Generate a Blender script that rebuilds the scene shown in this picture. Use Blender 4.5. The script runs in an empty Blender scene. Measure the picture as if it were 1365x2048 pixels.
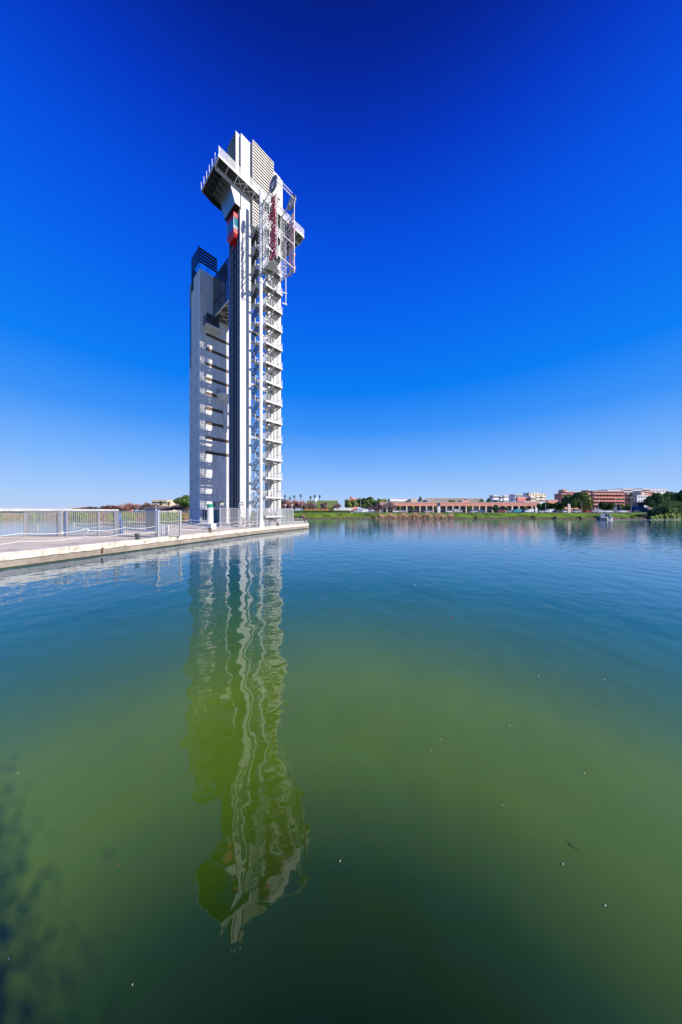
import bpy, math, random
from mathutils import Vector, Matrix
R = math.radians
random.seed(7)
scene = bpy.context.scene
C = scene.collection

# ------------------------------------------------------------------ camera
F = 540.0; CX = 682.5; HZ = 1022.0; EYE = 3.7
cam_d = bpy.data.cameras.new('camera'); cam = bpy.data.objects.new('camera', cam_d); C.objects.link(cam)
cam.location = (0, 0, EYE); cam.rotation_euler = (R(90), 0, 0)
cam_d.sensor_fit = 'HORIZONTAL'; cam_d.sensor_width = 24.0
cam_d.lens = F/1365*24.0
cam_d.shift_y = -2/1365
cam_d.clip_start = 0.05; cam_d.clip_end = 9000
scene.camera = cam
scene.view_settings.view_transform = 'Standard'; scene.view_settings.look = 'None'
scene.view_settings.gamma = 1.0; scene.view_settings.exposure = 0.35
scene.view_settings.use_curve_mapping = False

# ------------------------------------------------------------------ sky and sun
SUN = Vector((0.888, -0.46, 0.0)).normalized(); ELEV = 28.5
Ld = Vector((SUN.x*math.cos(R(ELEV)), SUN.y*math.cos(R(ELEV)), math.sin(R(ELEV))))
sun_d = bpy.data.lights.new('sun', 'SUN'); sun = bpy.data.objects.new('sun', sun_d); C.objects.link(sun)
sun_d.energy = 4.8; sun_d.angle = R(0.5); sun_d.color = (1.0, 0.925, 0.82)
sun.rotation_euler = Ld.to_track_quat('Z', 'Y').to_euler(); sun.location = Ld*200
world = bpy.data.worlds.new('World'); scene.world = world; world.use_nodes = True
wn = world.node_tree; wn.nodes.clear()
def wnode(t): return wn.nodes.new(t)
sky = wnode('ShaderNodeTexSky'); sky.sky_type = 'NISHITA'; sky.sun_disc = False
sky.sun_elevation = R(ELEV); sky.sun_rotation = math.atan2(SUN.x, SUN.y)
sky.altitude = 0; sky.air_density = 1.0; sky.dust_density = 0.3; sky.ozone_density = 3.0
tc = wnode('ShaderNodeTexCoord'); sep = wnode('ShaderNodeSeparateXYZ'); wn.links.new(tc.outputs['Generated'], sep.inputs[0])
ramp = wnode('ShaderNodeValToRGB'); wn.links.new(sep.outputs['Z'], ramp.inputs[0])
def lin(c):
    return tuple((x/255/12.92) if x/255 <= 0.04045 else ((x/255+0.055)/1.055)**2.4 for x in c)
stops = [(0.0, (186, 208, 244)), (0.05, (168, 203, 250)), (0.15, (124, 182, 254)), (0.28, (58, 148, 250)), (0.40, (2, 126, 246)),
         (0.56, (0, 104, 240)), (0.70, (0, 80, 226)), (0.79, (0, 56, 198)), (0.86, (0, 34, 152)), (0.93, (0, 18, 96)), (1.0, (0, 8, 54))]
el = ramp.color_ramp.elements
el[0].position = stops[0][0]; el[0].color = (*lin(stops[0][1]), 1)
el[1].position = stops[-1][0]; el[1].color = (*lin(stops[-1][1]), 1)
for p, c in stops[1:-1]:
    e = el.new(p); e.color = (*lin(c), 1)
sc = wnode('ShaderNodeVectorMath'); sc.operation = 'SCALE'; sc.inputs['Scale'].default_value = 7.85
wn.links.new(ramp.outputs[0], sc.inputs[0])
mixs = wnode('ShaderNodeMix'); mixs.data_type = 'RGBA'; mixs.inputs[0].default_value = 0.975
wn.links.new(sky.outputs[0], mixs.inputs[6]); wn.links.new(sc.outputs[0], mixs.inputs[7])
bg = wnode('ShaderNodeBackground'); bg.inputs[1].default_value = 0.10
wn.links.new(mixs.outputs[2], bg.inputs[0])
wo = wnode('ShaderNodeOutputWorld'); wn.links.new(bg.outputs[0], wo.inputs[0])

# ------------------------------------------------------------------ helpers
def ray(px, Y): return (px-CX)/F*Y
def zat(py, Y): return EYE-(py-HZ)/F*Y

class MB:
    def __init__(s): s.v = []; s.f = []; s.m = []; s.cur = 0
    def add(s, vs, fs):
        n = len(s.v); s.v += [tuple(v) for v in vs]
        s.f += [tuple(i+n for i in f) for f in fs]; s.m += [s.cur]*len(fs); return s
    def box(s, x0, x1, y0, y1, z0, z1):
        if x1 < x0: x0, x1 = x1, x0
        if y1 < y0: y0, y1 = y1, y0
        if z1 < z0: z0, z1 = z1, z0
        return s.add([(x0,y0,z0),(x1,y0,z0),(x1,y1,z0),(x0,y1,z0),(x0,y0,z1),(x1,y0,z1),(x1,y1,z1),(x0,y1,z1)],
              [(0,3,2,1),(4,5,6,7),(0,1,5,4),(1,2,6,5),(2,3,7,6),(3,0,4,7)])
    def bar(s, p, q, w=0.05, h=None):
        h = h or w; p = Vector(p); q = Vector(q); d = (q-p)
        if d.length < 1e-6: return s
        d.normalize(); up = Vector((0,0,1)) if abs(d.z) < 0.95 else Vector((0,1,0))
        a = d.cross(up).normalized()*w/2; b = a.cross(d).normalized()*h/2
        vs = [p-a-b, p+a-b, p+a+b, p-a+b, q-a-b, q+a-b, q+a+b, q-a+b]
        return s.add(vs, [(0,1,2,3),(7,6,5,4),(0,4,5,1),(1,5,6,2),(2,6,7,3),(3,7,4,0)])
    def tube(s, p, q, r=0.05, r2=None, n=8, cap=True):
        r2 = r if r2 is None else r2; p = Vector(p); q = Vector(q); d = (q-p).normalized()
        up = Vector((0,0,1)) if abs(d.z) < 0.95 else Vector((1,0,0))
        a = d.cross(up).normalized(); b = a.cross(d).normalized(); vs = []
        for c, rr in ((p, r), (q, r2)):
            for i in range(n):
                t = 2*math.pi*i/n; vs.append(c+a*math.cos(t)*rr+b*math.sin(t)*rr)
        fs = [(i, (i+1)%n, n+(i+1)%n, n+i) for i in range(n)]
        if cap: fs += [tuple(range(n))[::-1], tuple(range(n, 2*n))]
        return s.add(vs, fs)
    def prism(s, pts, z0, z1):            # pts in xy
        n = len(pts); vs = [(x,y,z0) for x,y in pts]+[(x,y,z1) for x,y in pts]
        return s.add(vs, [(i,(i+1)%n,n+(i+1)%n,n+i) for i in range(n)]+[tuple(range(n))[::-1], tuple(range(n,2*n))])
    def prismy(s, pts, y0, y1):           # pts in xz, extruded along y
        n = len(pts); vs = [(x,y0,z) for x,z in pts]+[(x,y1,z) for x,z in pts]
        return s.add(vs, [(i,(i+1)%n,n+(i+1)%n,n+i) for i in range(n)]+[tuple(range(n))[::-1], tuple(range(n,2*n))])
    def prismx(s, pts, x0, x1):           # pts in yz
        n = len(pts); vs = [(x0,y,z) for y,z in pts]+[(x1,y,z) for y,z in pts]
        return s.add(vs, [(i,(i+1)%n,n+(i+1)%n,n+i) for i in range(n)]+[tuple(range(n))[::-1], tuple(range(n,2*n))])
    def path(s, pts, r, n=6):
        for p, q in zip(pts[:-1], pts[1:]): s.tube(p, q, r, n=n, cap=False)
        return s
    def mesh(s, name, mats, smooth=False, bevel=0):
        me = bpy.data.meshes.new(name); me.from_pydata(s.v, [], s.f)
        for m in (mats if isinstance(mats, (list, tuple)) else [mats]): me.materials.append(m)
        if any(s.m): me.polygons.foreach_set('material_index', s.m)
        if smooth: me.polygons.foreach_set('use_smooth', [True]*len(me.polygons))
        me.update(); return me
    def build(s, name, mats, parent=None, loc=(0,0,0), rz=0, smooth=False):
        return link(name, s.mesh(name, mats, smooth), parent, loc, rz)
def link(name, me, parent=None, loc=(0,0,0), rz=0):
    o = bpy.data.objects.new(name, me); C.objects.link(o)
    o.location = loc; o.rotation_euler = (0,0,rz) if not isinstance(rz, tuple) else rz
    if parent: o.parent = parent
    return o
def tag(o, label=None, cat=None, group=None, kind=None):
    if label: o['label'] = label
    if cat: o['category'] = cat
    if group: o['group'] = group
    if kind: o['kind'] = kind
    return o
def empty(name, label, cat, loc, rz=0, group=None):
    o = bpy.data.objects.new(name, None); C.objects.link(o); o.location = loc; o.rotation_euler = (0,0,rz)
    o.empty_display_size = 0.3
    return tag(o, label, cat, group)
KIDS = {}
def copy_tree(o, parent=None, loc=None, rz=None, label=None, scale=None):
    c = o.copy(); C.objects.link(c)
    if parent: c.parent = parent
    if loc is not None: c.location = loc
    if rz is not None: c.rotation_euler = (0,0,rz)
    if scale is not None: c.scale = scale if isinstance(scale, tuple) else (scale,)*3
    if label: c['label'] = label
    for ch in list(o.children): copy_tree(ch, c)
    return c

# ------------------------------------------------------------------ materials
def mat(name, col, rough=0.6, metal=0.0, noise=0.0, nscale=3.0, col2=None, bump=0.0, bscale=20.0, spec=0.5, stretch=None, detail=6.0, contrast=(0.35,0.65)):
    m = bpy.data.materials.new(name); m.use_nodes = True; nt = m.node_tree
    b = nt.nodes['Principled BSDF']
    b.inputs['Base Color'].default_value = (*col, 1); b.inputs['Roughness'].default_value = rough
    b.inputs['Metallic'].default_value = metal; b.inputs['Specular IOR Level'].default_value = spec
    t = nt.nodes.new('ShaderNodeTexCoord'); src = t.outputs['Object']
    if stretch:
        mp = nt.nodes.new('ShaderNodeMapping'); mp.inputs['Scale'].default_value = stretch
        nt.links.new(src, mp.inputs[0]); src = mp.outputs[0]
    if noise > 0 or col2:
        n = nt.nodes.new('ShaderNodeTexNoise'); n.inputs['Scale'].default_value = nscale; n.inputs['Detail'].default_value = detail
        n.inputs['Roughness'].default_value = 0.62
        nt.links.new(src, n.inputs['Vector'])
        r = nt.nodes.new('ShaderNodeValToRGB'); nt.links.new(n.outputs['Fac'], r.inputs[0])
        r.color_ramp.elements[0].position = contrast[0]; r.color_ramp.elements[1].position = contrast[1]
        c2 = col2 if col2 else tuple(x*(1-noise) for x in col)
        r.color_ramp.elements[0].color = (*c2, 1); r.color_ramp.elements[1].color = (*col, 1)
        nt.links.new(r.outputs[0], b.inputs['Base Color'])
    if bump > 0:
        n2 = nt.nodes.new('ShaderNodeTexNoise'); n2.inputs['Scale'].default_value = bscale; n2.inputs['Detail'].default_value = 5
        nt.links.new(t.outputs['Object'], n2.inputs['Vector'])
        bp = nt.nodes.new('ShaderNodeBump'); bp.inputs['Strength'].default_value = bump; bp.inputs['Distance'].default_value = 0.05
        nt.links.new(n2.outputs['Fac'], bp.inputs['Height']); nt.links.new(bp.outputs[0], b.inputs['Normal'])
    return m
M = {}
M['white'] = mat('white_painted_concrete', (0.64,0.63,0.61), 0.55, noise=0.22, nscale=0.9, stretch=(1.2,1.2,0.12), bump=0.15, bscale=8)
M['white_metal'] = mat('white_painted_steel', (0.66,0.66,0.65), 0.4, noise=0.2, nscale=3)
M['grey_metal'] = mat('galvanised_steel', (0.50,0.50,0.49), 0.42, metal=0.4, noise=0.2, nscale=4)
M['pale_steel'] = mat('pale_grey_steel', (0.62,0.63,0.64), 0.45, metal=0.15, noise=0.15, nscale=3)
M['dark_metal'] = mat('dark_grey_steel', (0.055,0.06,0.07), 0.45, metal=0.2, noise=0.3, nscale=4)
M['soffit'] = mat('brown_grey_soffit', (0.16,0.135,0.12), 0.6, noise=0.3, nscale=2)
M['black'] = mat('black_slat_metal', (0.018,0.02,0.024), 0.4, noise=0.3, nscale=2)
M['concrete'] = mat('grey_board_concrete', (0.70,0.68,0.65), 0.8, noise=0.30, nscale=1.1, stretch=(1.3,1.3,0.22), bump=0.35, bscale=9, spec=0.3, contrast=(0.28,0.62))
M['concrete_dark'] = mat('stained_concrete', (0.27,0.265,0.24), 0.85, noise=0.45, nscale=0.7, bump=0.3, bscale=8, spec=0.25)
M['hood'] = mat('satin_panel', (0.32,0.37,0.42), 0.25, metal=0.6, noise=0.2, nscale=0.8, stretch=(1,1,0.3))
M['slot'] = mat('brown_slot_reveal', (0.13,0.075,0.04), 0.7, noise=0.4, nscale=3)
M['glass'] = mat('dark_blue_glass', (0.02,0.045,0.075), 0.06, spec=1.0)
M['glass_teal'] = mat('teal_glass', (0.05,0.20,0.25), 0.08, spec=0.9)
M['glass_bridge'] = mat('smoky_glass', (0.045,0.06,0.09), 0.10, spec=1.0, noise=0.5, nscale=0.4)
M['red'] = mat('red_paint', (0.50,0.008,0.018), 0.32, noise=0.12, nscale=2)
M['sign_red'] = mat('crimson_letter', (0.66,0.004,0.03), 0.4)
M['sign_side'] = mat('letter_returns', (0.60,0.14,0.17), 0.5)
M['recess'] = mat('recess_lining', (0.15,0.145,0.15), 0.55, noise=0.3, nscale=1)
M['emblem'] = mat('grey_blue_emblem', (0.13,0.15,0.19), 0.4)
M['louvre'] = mat('warm_white_louvre', (0.76,0.72,0.64), 0.5, noise=0.3, nscale=1.2)
M['fence_steel'] = mat('dull_fence_steel', (0.37,0.38,0.40), 0.5, metal=0.1, noise=0.15, nscale=3)
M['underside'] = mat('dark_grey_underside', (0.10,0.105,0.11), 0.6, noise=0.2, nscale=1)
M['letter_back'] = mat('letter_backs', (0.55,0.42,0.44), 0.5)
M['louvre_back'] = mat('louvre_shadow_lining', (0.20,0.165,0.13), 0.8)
M['rail_mesh'] = mat('pale_mesh', (0.60,0.60,0.60), 0.5, metal=0.2)
M['deck'] = mat('pale_paving', (0.80,0.68,0.53), 0.85, noise=0.28, nscale=0.6, bump=0.3, bscale=14, spec=0.25, stretch=(0.5,1.4,1))
M['rope'] = mat('white_rope', (0.74,0.72,0.68), 0.8)
M['cable'] = mat('black_cable', (0.02,0.02,0.02), 0.6)
M['brown'] = mat('rusty_bollard', (0.20,0.11,0.06), 0.7, noise=0.4, nscale=8)
M['green'] = mat('green_band', (0.0,0.22,0.13), 0.45)
M['ink'] = mat('dark_lettering', (0.045,0.05,0.06), 0.5)
M['print'] = mat('grey_print', (0.45,0.46,0.48), 0.6)
M['blue_panel'] = mat('blue_panel', (0.06,0.14,0.32), 0.35, noise=0.2, nscale=1)
M['cyan'] = mat('light_blue_plate', (0.03,0.30,0.62), 0.4)

def lip_material():
    m = bpy.data.materials.new('chipped_white_kerb'); m.use_nodes = True; nt = m.node_tree; b = nt.nodes['Principled BSDF']
    b.inputs['Roughness'].default_value = 0.8; b.inputs['Specular IOR Level'].default_value = 0.3
    t = nt.nodes.new('ShaderNodeTexCoord')
    n = nt.nodes.new('ShaderNodeTexNoise'); n.inputs['Scale'].default_value = 1.6; n.inputs['Detail'].default_value = 9; n.inputs['Roughness'].default_value = 0.72
    nt.links.new(t.outputs['Object'], n.inputs['Vector'])
    r = nt.nodes.new('ShaderNodeValToRGB'); e = r.color_ramp.elements
    e[0].position = 0.30; e[0].color = (0.24,0.17,0.11,1); e[1].position = 0.56; e[1].color = (0.70,0.645,0.56,1)
    x = e.new(0.43); x.color = (0.56,0.50,0.42,1)
    nt.links.new(n.outputs['Fac'], r.inputs[0]); nt.links.new(r.outputs[0], b.inputs['Base Color'])
    bp = nt.nodes.new('ShaderNodeBump'); bp.inputs['Strength'].default_value = 0.5; bp.inputs['Distance'].default_value = 0.06
    nt.links.new(n.outputs['Fac'], bp.inputs['Height']); nt.links.new(bp.outputs[0], b.inputs['Normal'])
    return m
M['lip'] = lip_material()
M['footing'] = mat('wet_footing', (0.36,0.30,0.25), 0.75, noise=0.4, nscale=1.2, bump=0.3, bscale=6)
M['undercut_shade'] = mat('undercut_shade_green', (0.045,0.055,0.018), 0.6, noise=0.5, nscale=2)

def water_material():
    m = bpy.data.materials.new('river_water'); m.use_nodes = True; nt = m.node_tree; b = nt.nodes['Principled BSDF']
    L = nt.links.new
    t = nt.nodes.new('ShaderNodeTexCoord')
    # silt colour varies a little across the river
    n0 = nt.nodes.new('ShaderNodeTexNoise'); n0.inputs['Scale'].default_value = 0.22; n0.inputs['Detail'].default_value = 3
    L(t.outputs['Object'], n0.inputs['Vector'])
    r = nt.nodes.new('ShaderNodeMapRange'); L(n0.outputs['Fac'], r.inputs[0]); r.inputs[1].default_value = 0.3; r.inputs[2].default_value = 0.7
    r.inputs[3].default_value = 0.88; r.inputs[4].default_value = 1.1
    # silty green, with steep-view darkening and shallow-view sky sheen painted into the colour
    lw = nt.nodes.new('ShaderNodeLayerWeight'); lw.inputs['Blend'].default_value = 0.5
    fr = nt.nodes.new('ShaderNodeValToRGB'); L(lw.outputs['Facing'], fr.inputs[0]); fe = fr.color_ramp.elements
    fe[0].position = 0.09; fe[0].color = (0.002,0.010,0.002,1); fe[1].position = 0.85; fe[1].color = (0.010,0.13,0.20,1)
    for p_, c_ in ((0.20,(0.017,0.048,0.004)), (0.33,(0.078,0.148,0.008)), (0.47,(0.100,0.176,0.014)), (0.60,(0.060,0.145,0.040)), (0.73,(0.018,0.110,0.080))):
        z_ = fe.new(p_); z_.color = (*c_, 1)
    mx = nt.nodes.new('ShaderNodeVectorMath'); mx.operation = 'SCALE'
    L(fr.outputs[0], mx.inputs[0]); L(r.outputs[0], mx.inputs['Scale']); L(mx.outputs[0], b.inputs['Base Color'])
    b.inputs['Roughness'].default_value = 0.015
    b.inputs['IOR'].default_value = 1.52; b.inputs['Specular IOR Level'].default_value = 0.5
    def noise(scale, stretch, detail, rot=0.0, loc=0.0):
        mp = nt.nodes.new('ShaderNodeMapping'); mp.inputs['Scale'].default_value = stretch; mp.inputs['Rotation'].default_value = (0,0,rot)
        mp.inputs['Location'].default_value = (loc, loc*0.7, 0)
        L(t.outputs['Object'], mp.inputs[0])
        n = nt.nodes.new('ShaderNodeTexNoise'); n.inputs['Scale'].default_value = scale; n.inputs['Detail'].default_value = detail
        n.inputs['Roughness'].default_value = 0.45
        L(mp.outputs[0], n.inputs['Vector']); return n.outputs['Fac']
    def mul(a, k):
        x = nt.nodes.new('ShaderNodeMath'); x.operation = 'MULTIPLY'; L(a, x.inputs[0])
        if isinstance(k, (int, float)): x.inputs[1].default_value = k
        else: L(k, x.inputs[1])
        return x.outputs[0]
    def add(a, c):
        x = nt.nodes.new('ShaderNodeMath'); x.operation = 'ADD'; L(a, x.inputs[0]); L(c, x.inputs[1]); return x.outputs[0]
    # breeze patches: choppier far out on the river, calmer in the lee of the quay
    patch = noise(0.05, (1,1,1), 3, loc=11)
    pr = nt.nodes.new('ShaderNodeMapRange'); L(patch, pr.inputs[0]); pr.inputs[1].default_value = 0.35; pr.inputs[2].default_value = 0.7
    pr.inputs[3].default_value = 0.45; pr.inputs[4].default_value = 1.5
    sp = nt.nodes.new('ShaderNodeSeparateXYZ'); L(t.outputs['Object'], sp.inputs[0])
    ry = nt.nodes.new('ShaderNodeMapRange'); L(sp.outputs['Y'], ry.inputs[0]); ry.inputs[1].default_value = 6; ry.inputs[2].default_value = 55
    ry.inputs[3].default_value = 0.16; ry.inputs[4].default_value = 1.0
    swell = mul(noise(0.33, (1.1,0.8,1), 0, rot=0.2, loc=2), 0.010)
    big = mul(noise(0.95, (1.0,0.85,1), 1.0, rot=0.35, loc=5.0), 0.0290)
    mid = mul(noise(2.4, (0.7,1.0,1), 1.5, rot=-0.25, loc=3), 0.0070)
    rip = mul(mul(mul(noise(6.0, (0.45,1.0,1), 2.5, rot=0.1, loc=7), 0.0048), pr.outputs[0]), ry.outputs[0])
    h = add(add(add(big, mid), rip), swell)
    bp = nt.nodes.new('ShaderNodeBump'); bp.inputs['Strength'].default_value = 1.0; bp.inputs['Distance'].default_value = 1.0
    L(h, bp.inputs['Height']); L(bp.outputs[0], b.inputs['Normal'])
    return m
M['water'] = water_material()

# ------------------------------------------------------------------ ground, river, banks
DZ = 1.0           # deck level above the water
def bank_y(x):     # waterline of the far bank
    return 131 + 3.0*math.sin(x*0.021+1) + 1.2*math.sin(x*0.09) + (6 if x > 190 else 0)*0
w = MB(); w.add([(-1500,-400,0),(1500,-400,0),(1500,150,0),(-1500,150,0)], [(0,1,2,3)])
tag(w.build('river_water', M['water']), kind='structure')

M['grass'] = mat('bank_grass', (0.17,0.28,0.02), 0.9, col2=(0.06,0.11,0.015), nscale=0.16, bump=0.8, bscale=3, spec=0.15, contrast=(0.40,0.58))
M['soil'] = mat('muddy_edge', (0.17,0.12,0.075), 0.9, noise=0.5, nscale=1.5, spec=0.2)
M['land'] = mat('city_ground', (0.20,0.19,0.16), 0.9, noise=0.3, nscale=0.05, spec=0.2)
M['road'] = mat('pale_promenade', (0.30,0.28,0.265), 0.85, noise=0.2, nscale=0.3, spec=0.2)
b_ = MB(); rows = []
nx = 440
prof = [(-4,-0.6),(0,0.02),(1.0,0.5),(3.0,1.0),(6,1.9),(9,2.45),(11,2.6),(13,2.62)]
for j, (dy, z) in enumerate(prof):
    row = []
    for i in range(nx+1):
        x = -420+840*i/nx
        jit = 0.35*math.sin(x*1.7+j*2.1)+0.25*math.sin(x*3.1+j) if 0 < j < 6 else 0
        zz = z + (0.22*math.sin(x*0.9+j*1.7)+0.15*random.uniform(-1,1) if 1 < j < 6 else 0)
        row.append((x, bank_y(x)+dy+jit, max(zz, -0.6)))
    rows.append(row)
for j in range(len(prof)-1):
    n = len(b_.v); b_.v += rows[j]+rows[j+1]
    for i in range(nx):
        b_.f.append((n+i, n+i+1, n+nx+1+i+1, n+nx+1+i)); b_.m.append(1 if j < 2 else 0)
tag(b_.build('river_bank', [M['grass'], M['soil']], smooth=True), kind='structure')
g_ = MB(); n = 60
for i in range(n):
    x0, x1 = -420+840*i/n, -420+840*(i+1)/n
    g_.add([(x0,bank_y(x0)+12.8,2.60),(x1,bank_y(x1)+12.8,2.60),(x1,4000,2.60),(x0,4000,2.60)], [(0,1,2,3)])
g_.add([(-4000,140,2.6),(-420,bank_y(-420)+12.8,2.6),(-420,4000,2.6),(-4000,4000,2.6)], [(0,1,2,3)])
g_.add([(420,bank_y(420)+12.8,2.6),(4000,140,2.6),(4000,4000,2.6),(420,4000,2.6)], [(0,1,2,3)])
tag(g_.build('city_ground', M['land']), kind='structure')
rd = MB(); n = 60
for i in range(n):
    x0, x1 = -420+840*i/n, -420+840*(i+1)/n
    rd.add([(x0,bank_y(x0)+12.6,2.75),(x1,bank_y(x1)+12.6,2.75),(x1,bank_y(x1)+30,2.75),(x0,bank_y(x0)+30,2.75),
            (x0,bank_y(x0)+12.6,2.5),(x1,bank_y(x1)+12.6,2.5)], [(0,1,2,3),(4,5,1,0)])
tag(rd.build('riverside_road', M['road']), kind='structure')

# quay deck
EDGE = [(-29.6,-9.0), (-21.4,16.9), (-13.1,43.4), (-10.15,50.3), (-6.9,57.7)]
def edge_x(Y, off=0.0):
    for (xa, ya), (xb, yb) in zip(EDGE[:-1], EDGE[1:]):
        if ya <= Y <= yb: return xa+(xb-xa)*(Y-ya)/(yb-ya)-off
    return EDGE[-1][0]-off
def inset(pts, d):
    out = []
    for i, (x, y) in enumerate(pts):
        a = pts[max(i-1,0)]; b = pts[min(i+1,len(pts)-1)]
        dx, dy = b[0]-a[0], b[1]-a[1]; l = math.hypot(dx, dy); out.append((x-dy/l*d, y+dx/l*d))
    return out
BACK = [(-9.5,75), (-37,68), (-36.5,52), (-28.6,51), (-31.2,38.4), (-32.7,32.4), (-35,28.8), (-110,28.0), (-110,-9)]
EI = inset(EDGE, 0.45)
d_ = MB(); d_.prism(EI+[(-10.5,74.5)]+BACK[1:], -0.6, DZ-0.02)
deck = tag(d_.build('quay_deck', M['deck']), kind='structure')
# paving slabs scored into the deck as separate raised slabs near enough to read
EO = inset(EDGE, -0.0)
lip = tag(bpy.data.objects.new('quay_kerb', None), kind='structure'); C.objects.link(lip)
def along(pts, step):
    segs = []; 
    for (xa, ya), (xb, yb) in zip(pts[:-1], pts[1:]):
        l = math.hypot(xb-xa, yb-ya); n = max(1, round(l/step))
        for i in range(n):
            segs.append(((xa+(xb-xa)*i/n, ya+(yb-ya)*i/n), (xa+(xb-xa)*(i+1)/n, ya+(yb-ya)*(i+1)/n)))
    return segs
for k, (p, q) in enumerate(along(EDGE, 3.4)):
    dx, dy = q[0]-p[0], q[1]-p[1]; l = math.hypot(dx, dy); ux, uy = dx/l, dy/l; nxx, nyy = -uy, ux
    g = 0.012
    p0 = (p[0]+ux*g, p[1]+uy*g); q0 = (q[0]-ux*g, q[1]-uy*g)
    pr = MB(); dz = random.uniform(-0.01,0.012)
    # cross-section: kerb block 0.45 wide with a ragged lower edge
    def pt(base, off, z): return (base[0]+nxx*off, base[1]+nyy*off, z)
    N = 8
    for i in range(N):
        a0, a1 = i/N, (i+1)/N
        A = (p0[0]+(q0[0]-p0[0])*a0, p0[1]+(q0[1]-p0[1])*a0); B = (p0[0]+(q0[0]-p0[0])*a1, p0[1]+(q0[1]-p0[1])*a1)
        random.seed(k*100+i); za = 0.56+random.uniform(-0.03,0.03); random.seed(k*100+i+1); zb = 0.56+random.uniform(-0.03,0.03)
        t = DZ+0.05+dz
        vs = [pt(A,0.45,t), pt(A,0.04,t), pt(A,0,t-0.05), pt(A,0,za), pt(A,0.45,za), pt(B,0.45,t), pt(B,0.04,t), pt(B,0,t-0.05), pt(B,0,zb), pt(B,0.45,zb)]
        pr.add(vs, [(5,6,1,0),(6,7,2,1),(7,8,3,2),(8,9,4,3)]+([(0,1,2,3,4)] if i == 0 else [])+([(9,8,7,6,5)] if i == N-1 else []))
    pr.build('kerb_stone', M['lip'], lip)
ft = MB(); FI = inset(EDGE, 0.10); FI2 = inset(EDGE, 0.44)
for (a, b, c, d) in zip(FI[:-1], FI[1:], FI2[1:], FI2[:-1]):
    ft.add([(a[0],a[1],0.10),(b[0],b[1],0.10),(b[0],b[1],0.54),(a[0],a[1],0.54)], [(0,1,2,3)])
ft.build('footing_wall', M['footing'], lip)
al = MB(); AI = inset(EDGE, 0.13)
for a, b in zip(AI[:-1], AI[1:]):
    al.add([(a[0],a[1],-0.5),(b[0],b[1],-0.5),(b[0],b[1],0.11),(a[0],a[1],0.11)], [(0,1,2,3)])
al.build('undercut_shade_band', M['undercut_shade'], lip)  # dark green band painted in for the shade under the kerb
# end face and river-side edge of the quay
en = MB(); en.box(-0.225,0.225,0,17.6,-0.6,DZ+0.04)
e_ang = math.atan2(75-57.7, -9.5+6.9)-math.pi/2
o = en.build('end_kerb', M['lip'], lip, loc=(-7.15,57.75,0), rz=e_ang)
# wall that carries the raised bank path the picture is taken from
qy = MB(); qy.box(-24,60,-30,-0.5,-0.6,2.1)
tag(qy.build('bank_wall', M['concrete']), kind='structure')
# ------------------------------------------------------------------ tower frame: local x along the sunlit faces, local y along the shaded faces
OX, OY = -16.6, 44.75; TA = math.atan2(0.735, 0.678)
def T(a, b, z=0): 
    c, s = math.cos(TA), math.sin(TA); return (OX+a*c-b*s, OY+a*s+b*c, z)
E = EYE
DN = (0,0,-DZ)
def tower_empty(name, label, cat, group=None): return empty(name, label, cat, (OX,OY,DZ), TA, group)
def tb(mb, name, m, parent, smooth=False, sub=False):
    return mb.build(name, m, parent, loc=(0,0,0) if sub else DN, smooth=smooth)
tw = tower_empty('panoramic_tower', 'tall white slab tower with open stairs, balconies and a lookout platform near the top', 'tower')
TOP = 66.4
# front slab: storey-high wall panels
def panels(parent, x0, x1, y0, y1, zs, m, name='wall_panel', g=0.015):
    """alike storey-high panels share one mesh when their height matches"""
    cache = {}
    for z0, z1 in zip(zs[:-1], zs[1:]):
        h = round(z1-z0, 3)
        if h not in cache: cache[h] = MB().box(x0,x1,y0,y1,g,h-g).mesh(name, m)
        link(name, cache[h], parent, (0,0,z0))
def steps(z0, z1, h):
    n = max(1, round((z1-z0)/h)); return [z0+(z1-z0)*i/n for i in range(n+1)]
core = MB(); core.box(0.03,1.77,0.03,3.45,DZ,TOP-0.02)
cs = tb(core, 'front_slab', M['white'], tw)
panels(cs, 0,1.8,-0.02,0.03, steps(DZ,TOP,6.46), M['white'])
# set back fin on the left at the top, weathered flank
fin = MB(); fin.box(-0.66,0.03-0.06,0.47,3.6,54.5,TOP+0.15); fin.m = [0]*6
fn = tb(fin, 'fin', M['white'], tw)
fl = MB(); fl.box(-0.672,-0.66,0.50,3.55,54.6,TOP+0.1); tb(fl, 'flank_cladding', M['concrete_dark'], fn, sub=True)
# flank of the front slab: dark lift shaft recess with guide rails
fk = MB(); fk.box(-0.02,0.03,0.05,3.45,DZ,52.0); sh = tb(fk, 'lift_recess', M['recess'], tw)
cl = MB(); cl.box(-0.14,0.0,-0.02,0.30,DZ,53.6); tb(cl, 'edge_column', M['white'], tw)
rc = MB(); rc.box(-0.30,0.0,3.45,3.83,DZ,53.5); tb(rc, 'edge_column', M['hood'], tw)
for b in (0.9, 1.35, 2.35, 2.8):
    g = MB(); g.box(-0.17,-0.03,b,b+0.10,DZ+0.5,52); tb(g, 'guide_rail', M['grey_metal'] if b in (0.9,2.8) else M['black'], sh, sub=True)
gbm = MB().box(-0.12,-0.02,0.45,3.3,0,0.05).mesh('guide_bracket', M['dark_metal'])
for k in range(34): link('guide_bracket', gbm, sh, (0,0,DZ+1+k*1.5))
# back slab: three upright wall strips with open joints
bk = MB(); bk.box(5.2,7.86,0.12,1.06,DZ,61.6); bs = tb(bk, 'back_slab', M['soffit'], tw)
for (x0, x1, zt) in ((5.18,5.66,61.7), (5.80,7.10,61.9), (7.30,7.88,61.6)):
    panels(bs, x0, x1, 0.0, 1.10, steps(DZ, zt, 6.46), M['white'])
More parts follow.
